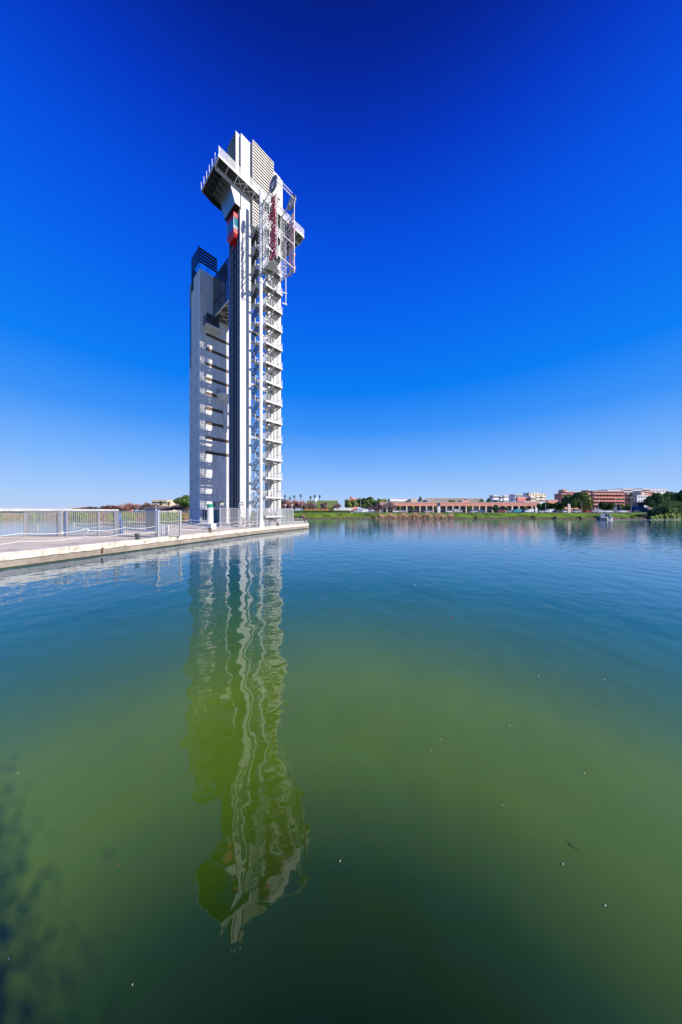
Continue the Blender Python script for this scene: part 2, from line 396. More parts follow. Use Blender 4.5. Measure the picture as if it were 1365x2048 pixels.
# upper part of the back slab next to the louvres, two steps
up = MB(); up.box(5.95,7.75,0.0,2.6,61.9,66.0); up.box(7.75,8.3,0.05,2.6,58.5,65.9); tb(up, 'upper_wall', M['white'], tw)
# louvre housing
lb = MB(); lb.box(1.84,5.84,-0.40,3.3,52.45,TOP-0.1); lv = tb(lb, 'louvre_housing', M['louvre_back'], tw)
sl = MB(); sl.add([(0,-0.62,0),(4.0,-0.62,0),(4.0,-0.56,0.33),(0,-0.56,0.33),(0,-0.59,-0.0),(4.0,-0.59,-0.0),(4.0,-0.53,0.33),(0,-0.53,0.33)],
                  [(0,1,2,3),(7,6,5,4),(4,5,1,0),(0,3,7,4),(1,5,6,2),(3,2,6,7)])
slm = sl.mesh('slat', M['louvre']); 
for k in range(27): link('slat', slm, lv, (1.83,0,52.5+k*0.515))
fr = MB(); fr.box(1.78,1.83,-0.64,-0.36,52.3,TOP); fr.box(5.84,5.90,-0.64,-0.36,52.3,TOP); fr.box(1.78,5.9,-0.66,-0.36,TOP-0.02,TOP+0.12); fr.box(1.78,5.9,-0.62,0.5,52.1,52.42)
tb(fr, 'louvre_frame', M['louvre'], lv, sub=True)
# column on the water side
cm = MB(); cm.box(1.70,2.18,-3.05,-2.75,DZ+1.5,56.2); cm.box(1.82,2.06,-3.14,-2.66,DZ+1.5,56.2)
cm.box(1.50,2.38,-3.3,-2.55,DZ,DZ+0.5)
cm.add([(1.55,-3.25,DZ+.5),(2.33,-3.25,DZ+.5),(2.33,-2.6,DZ+.5),(1.55,-2.6,DZ+.5),(1.78,-3.1,DZ+2.2),(2.1,-3.1,DZ+2.2),(2.1,-2.7,DZ+2.2),(1.78,-2.7,DZ+2.2)],
       [(0,1,5,4),(1,2,6,5),(2,3,7,6),(3,0,4,7),(4,5,6,7)])
tb(cm, 'column', M['white_metal'], tw)
c2 = MB(); c2.box(6.45,6.60,-0.75,-0.6,DZ,53); tb(c2, 'mast', M['grey_metal'], tw)

# stairs and landings
PITCH = 3.23; Z0 = 2.43+E
lm = MB(); lm.box(2.9,6.2,-2.9,-1.9,-0.30,0.0); lm.box(5.15,6.2,-1.9,-0.02,-0.2,-0.01)
lm.box(1.9,4.1,-1.9,-1.22,-0.16,-0.012)
landm = lm.mesh('landing', M['white_metal'])
sm = MB()
for x in (3.0,4.5,6.1): sm.bar((x,-2.8,-0.30),(x,-0.05,-0.6),0.12,0.2)
for x0, x1 in ((3.0,4.5),(4.5,6.1)):
    sm.bar((x0,-2.75,-0.34),(x1,-0.1,-0.34),0.08); sm.bar((x1,-2.75,-0.34),(x0,-0.1,-0.34),0.08)
sm.bar((2.95,-0.1,-0.5),(6.15,-0.1,-0.5),0.12,0.25)
soffm = sm.mesh('soffit_bracing', M['pale_steel'])
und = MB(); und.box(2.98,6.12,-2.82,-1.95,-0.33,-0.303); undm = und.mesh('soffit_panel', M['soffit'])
rm = MB()
for x in (2.94, 6.16):
    for y in [ -2.86+i*0.12 for i in range(19)]: rm.box(x-0.012,x+0.012,y,y+0.03,0,1.05)
    rm.box(x-0.025,x+0.025,-2.88,-0.5,1.03,1.1)
railm = rm.mesh('side_railing', M['rail_mesh'])
rf = MB()
for x in [2.95+i*0.535 for i in range(7)]: rf.box(x-0.02,x+0.02,-2.88,-2.84,0,1.1)
for z in (0.3,0.55,0.8,1.07): rf.box(2.94,6.18,-2.875,-2.85,z,z+0.025)
frailm = rf.mesh('front_railing', M['rail_mesh'])
hm = MB(); hm.box(1.88,4.2,1.0,1.8,-0.12,0.0); hm.box(1.86,4.2,1.8,1.84,0.98,1.04); hm.box(1.86,4.2,1.8,1.84,0.5,0.53)
halfm = hm.mesh('half_landing', M['pale_steel'])
# flights rise 1.615 over 2.2 m
RISE = PITCH/2; NT = 8
def flight_mesh(up_dir):
    f = MB(); 
    for x in (0.0, 0.92):
        # stringer as a sloped plate
        y0, y1 = (1.0,-1.2) if up_dir < 0 else (-1.2,1.0)
        f.add([(x,y0,-0.28),(x,y1,RISE-0.28),(x,y1,RISE+0.02),(x,y0,0.02),(x+0.04,y0,-0.28),(x+0.04,y1,RISE-0.28),(x+0.04,y1,RISE+0.02),(x+0.04,y0,0.02)],
              [(0,1,2,3),(7,6,5,4),(0,4,5,1),(3,2,6,7),(0,3,7,4),(1,5,6,2)])
        f.bar((x,y0,1.0),(x,y1,RISE+1.0),0.05); f.bar((x,y0,0.0),(x,y0,1.0),0.04); f.bar((x,y1,RISE),(x,y1,RISE+1.0),0.04)
        f.bar((x,y0,0.5),(x,y1,RISE+0.5),0.03)
    return f.mesh('stair_flight', M['pale_steel'])
flA, flB = flight_mesh(-1), flight_mesh(1)
trm = MB().box(0.04,0.92,-0.14,0.14,-0.05,0.0).mesh('tread', M['dark_metal'])
for k in range(-1, 15):
    z = Z0+PITCH*k-DZ
    la = link('landing', landm, tw, (0,0,z))
    link('soffit_bracing', soffm, la); link('soffit_panel', undm, la); link('side_railing', railm, la); link('front_railing', frailm, la)
    if k >= 0 or True:
        zz = z-RISE
        hl = link('half_landing', halfm, tw, (0,0,zz))
        f = link('stair_flight', flA, tw, (1.95,0,zz))
        for i in range(1, NT): link('tread', trm, f, (0, 1.0-2.2*i/NT, RISE*i/NT))
        if k < 14:
            f = link('stair_flight', flB, tw, (3.05,0,z))
            for i in range(1, NT): link('tread', trm, f, (0, -1.2+2.2*i/NT, RISE*i/NT))
# cross beams tying the two slabs
for zz in (7.4,16.6,25.8,35.0,44.2):
    b = MB(); b.box(1.8,5.18,0.35,0.75,zz-0.35,zz); b.box(1.8,2.0,0.35,0.75,zz-2.6,zz-0.35); tb(b, 'cross_beam', M['white'], tw)
# narrow return wall and service posts inside the opening
b = MB(); b.box(1.8,2.05,1.0,1.25,DZ,52.3); tb(b, 'return_wall', M['white'], tw)
for x in (2.5,3.35): b = MB(); b.box(x,x+0.07,1.84,1.91,DZ,50); tb(b, 'stair_post', M['pale_steel'], tw)
dr = MB().box(0,0.85,-0.03,0.02,0,2.1).mesh('landing_door', M['pale_steel'])

# lookout platform
PZ = 53.4+E
pf = MB(); pf.box(-4.3,12.15,-1.5,0.0-0.02,PZ-0.02,PZ+0.22); pf.box(-4.3,-0.7,0.0,5.1,PZ-0.02,PZ+0.22); pf.box(8.35,12.15,0.0,5.1,PZ-0.02,PZ+0.22)
pf.box(-0.7,8.35,3.7,5.1,PZ-0.02,PZ+0.22)
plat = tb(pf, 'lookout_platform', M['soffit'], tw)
eb = MB(); eb.box(-4.34,12.19,-1.56,-1.5,PZ-0.16,PZ+0.26); eb.box(-4.36,-4.3,-1.5,5.1,PZ-0.16,PZ+0.26); eb.box(12.15,12.21,-1.5,5.1,PZ-0.16,PZ+0.26); eb.box(-4.34,12.19,5.1,5.16,PZ-0.16,PZ+0.26)
tb(eb, 'edge_beam', M['white_metal'], plat, sub=True)
gi = MB(); gi.box(-4.2,12.1,-0.12,-0.02,PZ-0.75,PZ-0.03); tb(gi, 'girder', M['pale_steel'], plat, sub=True)
gm = MB(); gm.prismx([(-1.48,PZ-0.03),(-1.48,PZ-0.22),(-0.14,PZ-0.6),(-0.14,PZ-0.03)], -0.05, 0.05)
gmm = gm.mesh('cantilever_beam', M['pale_steel'])
for i in range(12): link('cantilever_beam', gmm, plat, (-4.25+i*1.488,0,0))
xm = MB()
xm.bar((0.05,-1.45,PZ-0.2),(1.42,-0.15,PZ-0.3),0.07); xm.bar((1.42,-1.45,PZ-0.2),(0.05,-0.15,PZ-0.3),0.07)
xmm = xm.mesh('cross_brace', M['pale_steel'])
for i in range(2, 11): link('cross_brace', xmm, plat, (-4.25+i*1.488,0,0))
rb = MB(); rb.prismy([(-4.28,PZ-0.05),(-4.28,PZ-0.2),(-2.7,PZ-0.85),(-0.8,PZ-0.85),(-0.8,PZ-0.05)], -0.06, 0.06)
rbm = rb.mesh('rib', M['dark_metal'])
for y in (0.9,1.9,2.9,3.9,4.9): link('rib', rbm, plat, (0,y,0))
rb2 = MB(); rb2.prismy([(8.4,PZ-0.6),(8.4,PZ-0.05),(12.1,PZ-0.05),(12.1,PZ-0.2)], -0.06, 0.06); rbm2 = rb2.mesh('rib', M['soffit'])
for y in (0.6,2.0,3.4,4.8): link('rib', rbm2, plat, (0,y,0))
cg = MB()
for i in range(44): cg.box(-4.28,-0.75,-1.45+0.15*i,-1.38+0.15*i,PZ-0.09,PZ-0.025)
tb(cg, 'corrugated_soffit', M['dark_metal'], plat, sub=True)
# railing: posts, top rail and mesh infill
pt = MB().box(-0.035,0.035,-0.035,0.035,0,1.2).mesh('rail_post', M['white_metal'])
for i in range(12): link('rail_post', pt, plat, (-4.25+i*1.488,-1.53,PZ+0.24))
for y in (-0.4,0.7,1.8,2.9,4.0,5.1):
    link('rail_post', pt, plat, (-4.36,y,PZ+0.24)); link('rail_post', pt, plat, (12.2,y,PZ+0.24))
tr = MB(); tr.bar((-4.33,-1.53,PZ+1.46),(12.18,-1.53,PZ+1.46),0.06); tr.bar((12.2,-1.53,PZ+1.46),(12.2,5.1,PZ+1.46),0.06)
tb(tr, 'handrail', M['white_metal'], plat, sub=True)
inf = MB()
for i in range(150): x = -4.3+i*0.11; inf.box(x,x+0.024,-1.53,-1.515,PZ+0.32,PZ+1.42)
for i in range(60): y = -1.5+i*0.11; inf.box(12.19,12.205,y,y+0.025,PZ+0.32,PZ+1.42)
for i in range(14): z = PZ+0.34+i*0.08; inf.box(-4.3,12.15,-1.535,-1.53,z,z+0.02)
tb(inf, 'railing_infill', M['rail_mesh'], plat, sub=True)

# flared hood over the lift landing
hd = MB(); hd.prismy([(-3.0,53.1+E),(-1.79,52.45+E),(-1.05,50.25+E),(-0.15,50.25+E),(-0.15,53.1+E)], -0.02, 3.82)
ho = tb(hd, 'lift_hood', M['hood'], tw)
hw = MB(); hw.prismy([(-1.77,52.4+E),(-1.04,50.3+E),(-0.17,50.3+E),(-0.17,53.0+E),(-1.77,53.0+E)], -0.05, -0.021); tb(hw, 'hood_front', M['white'], ho, sub=True)
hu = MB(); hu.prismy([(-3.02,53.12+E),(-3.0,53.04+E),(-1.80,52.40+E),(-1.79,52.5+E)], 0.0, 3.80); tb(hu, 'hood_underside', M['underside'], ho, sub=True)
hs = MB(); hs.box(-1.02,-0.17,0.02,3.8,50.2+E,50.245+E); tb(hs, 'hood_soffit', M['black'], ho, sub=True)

# red lift car
lc = tower_empty('lift_car', 'red lift cabin with glass walls hanging under the grey hood of the white tower', 'lift')
z0, z1 = 46.0+E, 49.35+E
x0, x1, y0, y1 = -0.98, -0.20, 0.55, 2.95
q = MB(); q.box(x0,x1,y0,y1,z1-0.75,z1); tb(q, 'roof_housing', M['red'], lc)
q = MB(); q.box(x0,x1,y0,y1,z0,z0+0.62)
q.add([(x0+0.02,y0+0.02,z0-0.0),(x1-0.02,y0+0.02,z0),(x1-0.02,y1-0.02,z0),(x0+0.02,y1-0.02,z0),(x0+0.25,y0+0.3,z0-0.45),(x1-0.02,y0+0.3,z0-0.45),(x1-0.02,y1-0.3,z0-0.45),(x0+0.25,y1-0.3,z0-0.45)],
      [(0,1,5,4),(1,2,6,5),(2,3,7,6),(3,0,4,7),(4,5,6,7)])
tb(q, 'floor_housing', M['red'], lc)
q = MB(); q.box(x0+0.03,x1-0.03,y0+0.03,y1-0.03,z0+0.62,z1-0.75); gb = tb(q, 'glass_wall', M['glass_teal'], lc)
q = MB()
for (x, y) in ((x0,y0),(x1-0.05,y0),(x0,y1-0.05)): q.box(x,x+0.05,y,y+0.05,z0+0.62,z1-0.75)
for i in range(4): q.box(x0+0.06,x1-0.08,y0+0.005,y0+0.028,z0+0.75+i*0.14,z0+0.79+i*0.14)
tb(q, 'cabin_frame', M['pale_steel'], lc)
q = MB(); q.box(x1,0.0-0.18,1.2,2.5,z0-1.2,z1+1.0); tb(q, 'carriage', M['red'], lc)
q = MB()
for y in (1.6,1.9): q.tube((-0.5,y,z1),(-0.5,y,50.2+E),0.02,n=5)
tb(q, 'hoist_cable', M['cable'], lc)

# ------------------------------------------------------------------ sign frame that stands off the tower
sg = tower_empty('tower_sign', 'open white steel sign frame with vertical red lettering and ring emblems projecting from the tower', 'sign')
SA1, SA2 = 2.2, 5.5
zs0, zs1 = 38.3+E, 50.6+E
B0, B1, B2 = -3.1, -5.0, -7.0
def plane(a, full):
    q = MB()
    for y, w_ in ((B0-0.2,0.09),(-3.7,0.07),(-4.3,0.07),(-5.0,0.08)): q.bar((a,y,zs0+1.2),(a,y,zs1),w_)
    q.bar((a,-7.15,zs0+0.5),(a,-7.15,zs1+0.3),0.10)
    n = 6
    for i in range(n+1):
        z = zs0+1.2+(zs1-zs0-1.2)*i/n
        q.bar((a,B0,z),(a,-7.15 if i in (0,n) or not full else -5.05,z),0.06); 
        if i < n: q.bar((a,B0,z+0.55),(a,-5.0,z+0.55),0.05)
    q.bar((a,B0,zs0+1.2),(a,-7.15,zs0+1.2),0.11,0.14)
    return q
p1 = tb(plane(SA1, False), 'sign_frame', M['white_metal'], sg)
p2 = tb(plane(SA2, False), 'sign_frame', M['white_metal'], sg)
q = MB()
for y, z in ((-7.15,zs1+0.2),(-7.15,zs0+1.2),(-7.15,zs0+5.0),(-5.0,zs1-0.6),(-5.0,zs0+1.3),(-5.0,zs0+8)): q.bar((SA1,y,z),(SA2,y,z),0.11)
tb(q, 'tie_beam', M['white_metal'], sg)
# balconies inside the sign frame get triangular gusset plates
q = MB()
for z in (zs0+1.25,): q.add([(SA1,-6.0,z),(SA2-1,-4.6,z),(SA1,-3.6,z),(SA1,-6.0,z+0.06),(SA2-1,-4.6,z+0.06),(SA1,-3.6,z+0.06)], [(0,2,1),(3,4,5),(0,1,4,3),(1,2,5,4),(2,0,3,5)])
tb(q, 'gusset_plate', M['pale_steel'], sg)

def text_mesh(body, size, extrude, m, offset=0.0, name='letter', shear=0.0):
    cu = bpy.data.curves.new('lettering', 'FONT'); cu.body = body; cu.size = size; cu.extrude = extrude; cu.offset = offset; cu.shear = shear
    cu.resolution_u = 3
    ob = bpy.data.objects.new('lettering', cu); C.objects.link(ob)
    dg = bpy.context.evaluated_depsgraph_get(); me = bpy.data.meshes.new_from_object(ob.evaluated_get(dg))
    bpy.data.objects.remove(ob); me.materials.clear(); me.materials.append(m); me.name = name
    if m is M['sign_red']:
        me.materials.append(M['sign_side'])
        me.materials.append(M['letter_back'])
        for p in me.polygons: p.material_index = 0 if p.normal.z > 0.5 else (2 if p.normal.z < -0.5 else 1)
    xs = [v.co.x for v in me.vertices]; return me, (min(xs), max(xs))
WORD = 'Schindler'
def letters(parent, a, facing, zb, zt, base_b):
    """vertical word reading upwards; facing -1: read from the -x side, +1: from the +x side"""
    ms = [text_mesh(ch, 2.05, 0.05, M['sign_red'], 0.055) for ch in WORD]
    gap = 0.16; tot = sum(x1-x0 for _, (x0, x1) in ms)+gap*(len(ms)-1); k = (zt-zb)/tot
    z = zb
    for me, (x0, x1) in ms:
        # local text x -> +z ; local text y -> +y (facing -1) or -y (facing +1)
        o = bpy.data.objects.new('letter', me); C.objects.link(o); o.parent = parent
        if facing < 0: Mx = Matrix(((0,0,-1,a),(0,1.15,0,base_b),(k,0,0,z-x0*k),(0,0,0,1)))
        else: Mx = Matrix(((0,0,1,a),(0,-1.15,0,base_b),(k,0,0,z-x0*k),(0,0,0,1)))
        o.matrix_local = Mx
        z += (x1-x0+gap)*k
# seen from -x, text up must point to +y (left): base line on the outer side
letters(sg, SA1-0.22, -1, 39.2+E-DZ, 49.1+E-DZ, -7.05)
letters(sg, SA2+0.22, 1, 39.2+E-DZ, 49.1+E-DZ, -5.5)
q = MB()
for i in range(12):
    z = 39.5+E+i*0.85
    for a in (SA1-0.11, SA2+0.11): q.bar((a,-7.1,z),(a,-5.0,z),0.05)
tb(q, 'letter_rail', M['white_metal'], sg)
def ring(a, y, z, r):
    e = MB(); n = 40; t = 0.09; ri = r*0.52
    vs = []
    for s in (-t, t):
        for rr in (r, ri):
            for i in range(n):
                th = 2*math.pi*i/n; vs.append((a+s, y+math.cos(th)*rr, z+math.sin(th)*rr))
    fs = []
    for i in range(n):
        j = (i+1)%n
        fs += [(i,j,n+j,n+i), (2*n+i,3*n+i,3*n+j,2*n+j), (i,2*n+i,2*n+j,j), (n+i,n+j,3*n+j,3*n+i)]
    e.add(vs, fs); o = tb(e, 'ring_emblem', M['emblem'], sg)
    c = MB()
    c.prismx([(y-r*0.30,z-r*0.18),(y-r*0.1,z-r*0.34),(y+r*0.16,z-r*0.28),(y+r*0.05,z+r*0.02),(y+r*0.22,z+r*0.2),(y-r*0.02,z+r*0.36),(y-r*0.3,z+r*0.2)], a-0.07, a+0.07)
    c.bar((a,y-r*0.6,z),(a,y+r*0.6,z),0.05); c.bar((a,y,z-r*0.6),(a,y,z+r*0.6),0.05)
    tb(c, 'emblem_core', M['white_metal'], o, sub=True)
ring(SA1-0.1, -6.35, 50.9+E, 1.05)
ring(SA2+0.1, -6.35, 50.9+E, 1.05)
q = MB(); q.bar((SA1,B0,zs1-0.5),(SA1,-7.0,zs1+0.9),0.10); q.bar((SA2,B0,zs1-0.5),(SA2,-7.0,zs1+0.9),0.10)
q.bar((SA1,-6.6,zs1+1.6),(SA2,-6.6,zs1+1.6),0.09); tb(q, 'top_strut', M['pale_steel'], sg)
q = MB(); q.tube((6.75,-3.1,36.3+E),(6.75,-3.1,47.5+E),0.09,n=8)
for z in (36.5,38.4,43.0): q.bar((6.2,-2.85,z+E),(6.95,-3.2,z+E),0.10,0.18)
tb(q, 'hanging_pole', M['white_metal'], sg)

# ------------------------------------------------------------------ concrete lift tower behind
ct = tower_empty('concrete_tower', 'grey board-marked concrete tower with black slatted crown behind the white tower', 'tower')
LB = 14.6; CT = 48.4+E
A0, A1 = -1.18, 6.2
q = MB(); q.box(A0+0.05,A1,LB+0.05,LB+5.85,DZ,CT-0.05); tc_ = tb(q, 'shaft_wall', M['concrete_dark'], ct)
SL = [36.2+E-3.0*k for k in range(9)]            # tops of the horizontal slots
sx0 = -0.04
def pan(parent, x0,x1,y0,y1,z0,z1,m=M['concrete'],name='concrete_panel'):
    p = MB(); p.box(x0,x1,y0,y1,z0+0.028,z1-0.028); tb(p, name, m, parent, sub=True)
# sunlit side: panels between the slots, two wide
zl = [DZ]+[]
cuts = sorted(SL)
low = [DZ, 4.0, 7.0, cuts[0]-0.6]
mid = 2.3
for z0_, z1_ in zip([2.9+DZ, 6.9], [6.9, cuts[0]-0.6]):
    for (x0_, x1_) in ((A0+0.0,mid),(mid,A1)): pan(tc_, x0_+0.008, x1_-0.008, LB, LB+0.06, z0_, z1_)
for k, zt_ in enumerate(cuts):
    nxt = cuts[k+1]-0.6 if k+1 < len(cuts) else None
    if nxt:
        for (x0_, x1_) in ((sx0,mid),(mid,A1)): pan(tc_, x0_+0.008, x1_-0.008, LB, LB+0.06, zt_, nxt)
        pan(tc_, A0, sx0-0.008, LB, LB+0.06, zt_-0.6, nxt+0.0)
    s = MB(); s.box(sx0,A1,LB+0.046,LB+0.052,zt_-0.6,zt_); tb(s, 'slot_reveal', M['slot'], tc_, sub=True)
pan(tc_, A0, sx0-0.008, LB, LB+0.06, cuts[-1]-0.6, cuts[-1])
ups = [cuts[-1], cuts[-1]+4.2, CT-4.1, CT]
for z0_, z1_ in zip(ups[:-1], ups[1:]):
    pan(tc_, A0, 1.45, LB, LB+0.06, z0_, z1_); 
    if z0_ < 43: pan(tc_, 1.466, A1, LB, LB+0.06, z0_, min(z1_, 43.4))
# shaded side: panels one storey high
zz = [DZ+3.0*i for i in range(17)]+[CT]
cache = {}
for z0_, z1_ in zip(zz[:-1], zz[1:]):
    h = round(z1_-z0_,2)
    if h not in cache: cache[h] = MB().box(A0,A0+0.06,LB+0.07,LB+4.75,0.03,h-0.03).mesh('concrete_panel', M['concrete'])
    link('concrete_panel', cache[h], tc_, (0,0,z0_))
    if z1_ < 37:
        k2 = ('n', h)
        if k2 not in cache: cache[k2] = MB().box(A0,A0+0.06,LB+4.77,LB+5.85,0.03,h-0.03).mesh('concrete_panel', M['concrete'])
        link('concrete_panel', cache[k2], tc_, (0,0,z0_))
        wv = MB(); wv.box(A0-0.015,A0+0.02,LB+4.62,LB+4.74,z0_+1.0,z0_+2.6); tb(wv, 'slit_window', M['glass'], tc_, sub=True)
q = MB(); q.box(A0-0.01,A0+0.1,LB+4.8,LB+5.7,37.0,46.5); tb(q, 'tall_window', M['glass'], ct)
# ground floor openings and lettering
q = MB(); q.box(A0+0.55,0.75,LB-0.02,LB+0.07,DZ+0.9,DZ+2.75); do = tb(q, 'window_opening', M['glass'], ct)
q = MB(); q.box(-0.35,-0.27,LB-0.05,LB-0.02,DZ+0.9,DZ+2.75); tb(q, 'mullion', M['pale_steel'], do, sub=True)
q = MB(); q.box(1.45,2.75,LB-0.02,LB+0.07,DZ,DZ+2.75); dd = tb(q, 'door', M['glass_teal'], ct)
q = MB(); q.box(1.36,1.46,LB-0.06,LB,DZ,DZ+2.8); q.box(2.05,2.12,LB-0.06,LB-0.02,DZ,DZ+2.75); q.box(2.74,2.84,LB-0.06,LB,DZ,DZ+2.8); q.box(1.36,2.84,LB-0.06,LB,DZ+2.75,DZ+2.85); tb(q, 'door_frame', M['dark_metal'], dd, sub=True)
for (x0_, x1_) in ((A0,A0+0.52),(0.78,1.34),(2.86,A1)): pan(tc_, x0_, x1_, LB, LB+0.05, DZ, DZ+2.88)
pan(tc_, A0+0.53, 0.77, LB, LB+0.05, DZ, DZ+0.88)
xx = 1.55
for ch in 'EC':
    me, (c0, c1) = text_mesh(ch, 1.45, 0.05, M['ink'], 0.01)
    o = bpy.data.objects.new('letter', me); C.objects.link(o); o.parent = ct
    o.matrix_local = Matrix(((1,0,0,xx-c0),(0,0,1,LB-0.04),(0,1,0,DZ+3.55-DZ),(0,0,0,1))) @ Matrix(((1,0,0,0),(0,1,0,0),(0,0,-1,0),(0,0,0,1)))
    xx += (c1-c0)+0.22
# bay window box
q = MB(); q.box(-0.55,2.0,LB-1.75,LB,36.75+E,37.05+E); bay = tb(q, 'bay_floor', M['louvre'], ct)
q = MB(); q.box(-0.5,1.95,LB-1.7,LB,37.05+E,39.1+E); tb(q, 'bay_glass', M['glass_bridge'], bay, sub=True)
# black slatted crown
cz0, cz1 = 49.55+E, 52.65+E
cr = MB(); pts = [(-1.42,LB-0.2),(-1.42,LB+3.4)]
for i in range(1, 10):
    t = i/9*math.pi*0.5; pts.append((-1.42+2.6*(1-math.cos(t)), LB+3.4+3.4*math.sin(t)))
for (xa, ya), (xb, yb) in zip(pts[:-1], pts[1:]):
    zb = cz0 if ya < LB+3 else 46.0+E
    cr.prism([(xa,ya),(xb,yb),(xb+0.12,yb-0.02),(xa+0.12,ya-0.02)], zb, cz1)
crn = tb(cr, 'crown_screen', M['black'], ct)
for i in range(5):
    z = cz0+i*0.62; s = MB(); s.box(-1.30,2.15,LB-0.20,LB-0.02,z,z+0.36); tb(s, 'crown_slat', M['black'], crn, sub=True)
pm = MB().box(-0.04,0.04,-0.04,0.04,0,1.3).mesh('crown_post', M['dark_metal'])
for (x, y) in ((-1.15,LB+0.1),(0.4,LB+0.1),(2.1,LB+0.1),(-1.15,LB+1.5),(-1.15,LB+3.0),(-1.15,LB+4.4)): link('crown_post', pm, crn, (x,y,CT-0.05))
q = MB(); q.box(A0+0.3,A1-0.3,LB+0.6,LB+5,CT-0.05,CT+0.25); tb(q, 'roof', M['concrete_dark'], ct)
# glazed bridge between the towers
bz0, bz1 = 39.9+E, 47.97+E
q = MB(); q.box(1.50,5.0,3.9,LB,42.9+E,bz1); br = tb(q, 'glass_bridge', M['glass_bridge'], ct)
q = MB(); q.box(1.46,5.02,3.9,LB,bz0+0.1,42.3+E); tb(q, 'bridge_parapet', M['glass_bridge'], br, sub=True)
q = MB(); q.box(1.52,4.98,3.92,LB,42.3+E,42.9+E); tb(q, 'bridge_band', M['black'], br, sub=True)
q = MB()
for y in (3.95,6.6,9.25,11.9,14.5):
    q.box(1.44,1.5,y-0.04,y+0.04,42.9+E,bz1)
    q.box(1.40,1.46,y-0.04,y+0.04,bz0+0.1,42.3+E)
q.box(1.44,5.05,3.9,LB,bz1,bz1+0.12); tb(q, 'bridge_frame', M['dark_metal'], br, sub=True)
q = MB()
q.box(1.42,1.62,3.9,LB,bz0-0.12,bz0+0.1); q.box(4.86,5.04,3.9,LB,bz0-0.12,bz0+0.1)
for i in range(4):
    y0_, y1_ = 3.95+i*2.66, 3.95+(i+1)*2.66
    q.bar((1.5,y0_,bz0-0.02),(4.95,y1_,bz0-0.02),0.10); q.bar((4.95,y0_,bz0-0.02),(1.5,y1_,bz0-0.02),0.10); q.bar((1.5,y1_,bz0-0.02),(4.95,y1_,bz0-0.02),0.12)
tb(q, 'bridge_truss', M['louvre'], br, sub=True)
q = MB()
for i in range(52): q.box(1.62,4.86,3.95+i*0.205,4.03+i*0.205,bz0+0.03,bz0+0.09)
tb(q, 'corrugated_floor', M['soffit'], br, sub=True)
# small round balcony on a tapering bracket
q = MB(); n = 10; cxx, cyy = 3.8, LB; rr = 1.75
pp = [(cxx+rr*math.cos(math.pi+math.pi*i/n), cyy+rr*math.sin(math.pi+math.pi*i/n)) for i in range(n+1)]
q.prism(pp, 24.0+E, 24.35+E)
for z0_, z1_, s0, s1 in ((23.2+E,24.0+E,0.55,1.0),):
    lo = [(cxx+(x-cxx)*s0, cyy+(y-cyy)*s0) for x, y in pp]; vs = [(x,y,z0_) for x,y in lo]+[(x,y,z1_) for x,y in pp]; m_ = len(pp)
    q.add(vs, [(i,i+1,m_+i+1,m_+i) for i in range(m_-1)]+[tuple(range(m_))[::-1]])
q.prismy([(3.35,23.2+E),(4.25,23.2+E),(4.05,16.6+E),(3.5,16.6+E)], LB-0.55, LB-0.01)
bl = tb(q, 'round_balcony', M['concrete'], ct)
q = MB()
for x, y in pp: q.tube((x,y,24.35+E),(x,y,25.4+E),0.03,n=5)
for z in (24.7,25.05,25.4): q.path([(x,y,z+E) for x,y in pp], 0.025)
tb(q, 'balcony_railing', M['dark_metal'], bl, sub=True)
# ================================================================== things on the quay
# --- mesh fence round the foot of the tower
fpts = [(-18.95,42.3), (-13.6,43.7), (edge_x(47.0,0.55),47.0), (edge_x(50.3,0.55),50.3), (edge_x(53.2,0.55),53.2), (edge_x(53.2,0.55)-6.5,56.6)]
ff = empty('mesh_fence', 'tall pale steel mesh fence round the foot of the white tower', 'fence', (fpts[0][0], fpts[0][1], DZ))
FH = 3.15
post_m = MB().box(-0.045,0.045,-0.045,0.045,0,FH+0.05).mesh('fence_post', M['pale_steel'])
pcache = {}
def fence_panel(L_):
    k = round(L_, 2)
    if k in pcache: return pcache[k]
    q = MB(); n = int(L_/0.085)
    for i in range(1, n): x = L_*i/n; q.box(x-0.011,x+0.011,-0.006,0.006,0.08,FH)
    pcache[k] = q.mesh('mesh_panel', M['rail_mesh']); return pcache[k]
rcache = {}
def frame_m(L_):
    k = round(L_, 2)
    if k in rcache: return rcache[k]
    q = MB(); q.box(0.045,L_-0.045,-0.025,0.025,0.05,0.1); q.box(0.045,L_-0.045,-0.025,0.025,FH-0.05,FH); q.box(0.045,L_-0.045,-0.02,0.02,FH*0.5,FH*0.5+0.04)
    rcache[k] = q.mesh('panel_frame', M['pale_steel']); return rcache[k]
for (a, b) in zip(fpts[:-1], fpts[1:]):
    l = math.hypot(b[0]-a[0], b[1]-a[1]); n = max(1, round(l/1.35)); th = math.atan2(b[1]-a[1], b[0]-a[0])
    for i in range(n):
        x = a[0]+(b[0]-a[0])*i/n-fpts[0][0]; y = a[1]+(b[1]-a[1])*i/n-fpts[0][1]
        link('fence_post', post_m, ff, (x,y,0), th)
        p = link('mesh_panel', fence_panel(l/n), ff, (x,y,0), th); link('panel_frame', frame_m(l/n), p)
link('fence_post', post_m, ff, (fpts[-1][0]-fpts[0][0], fpts[-1][1]-fpts[0][1], 0))
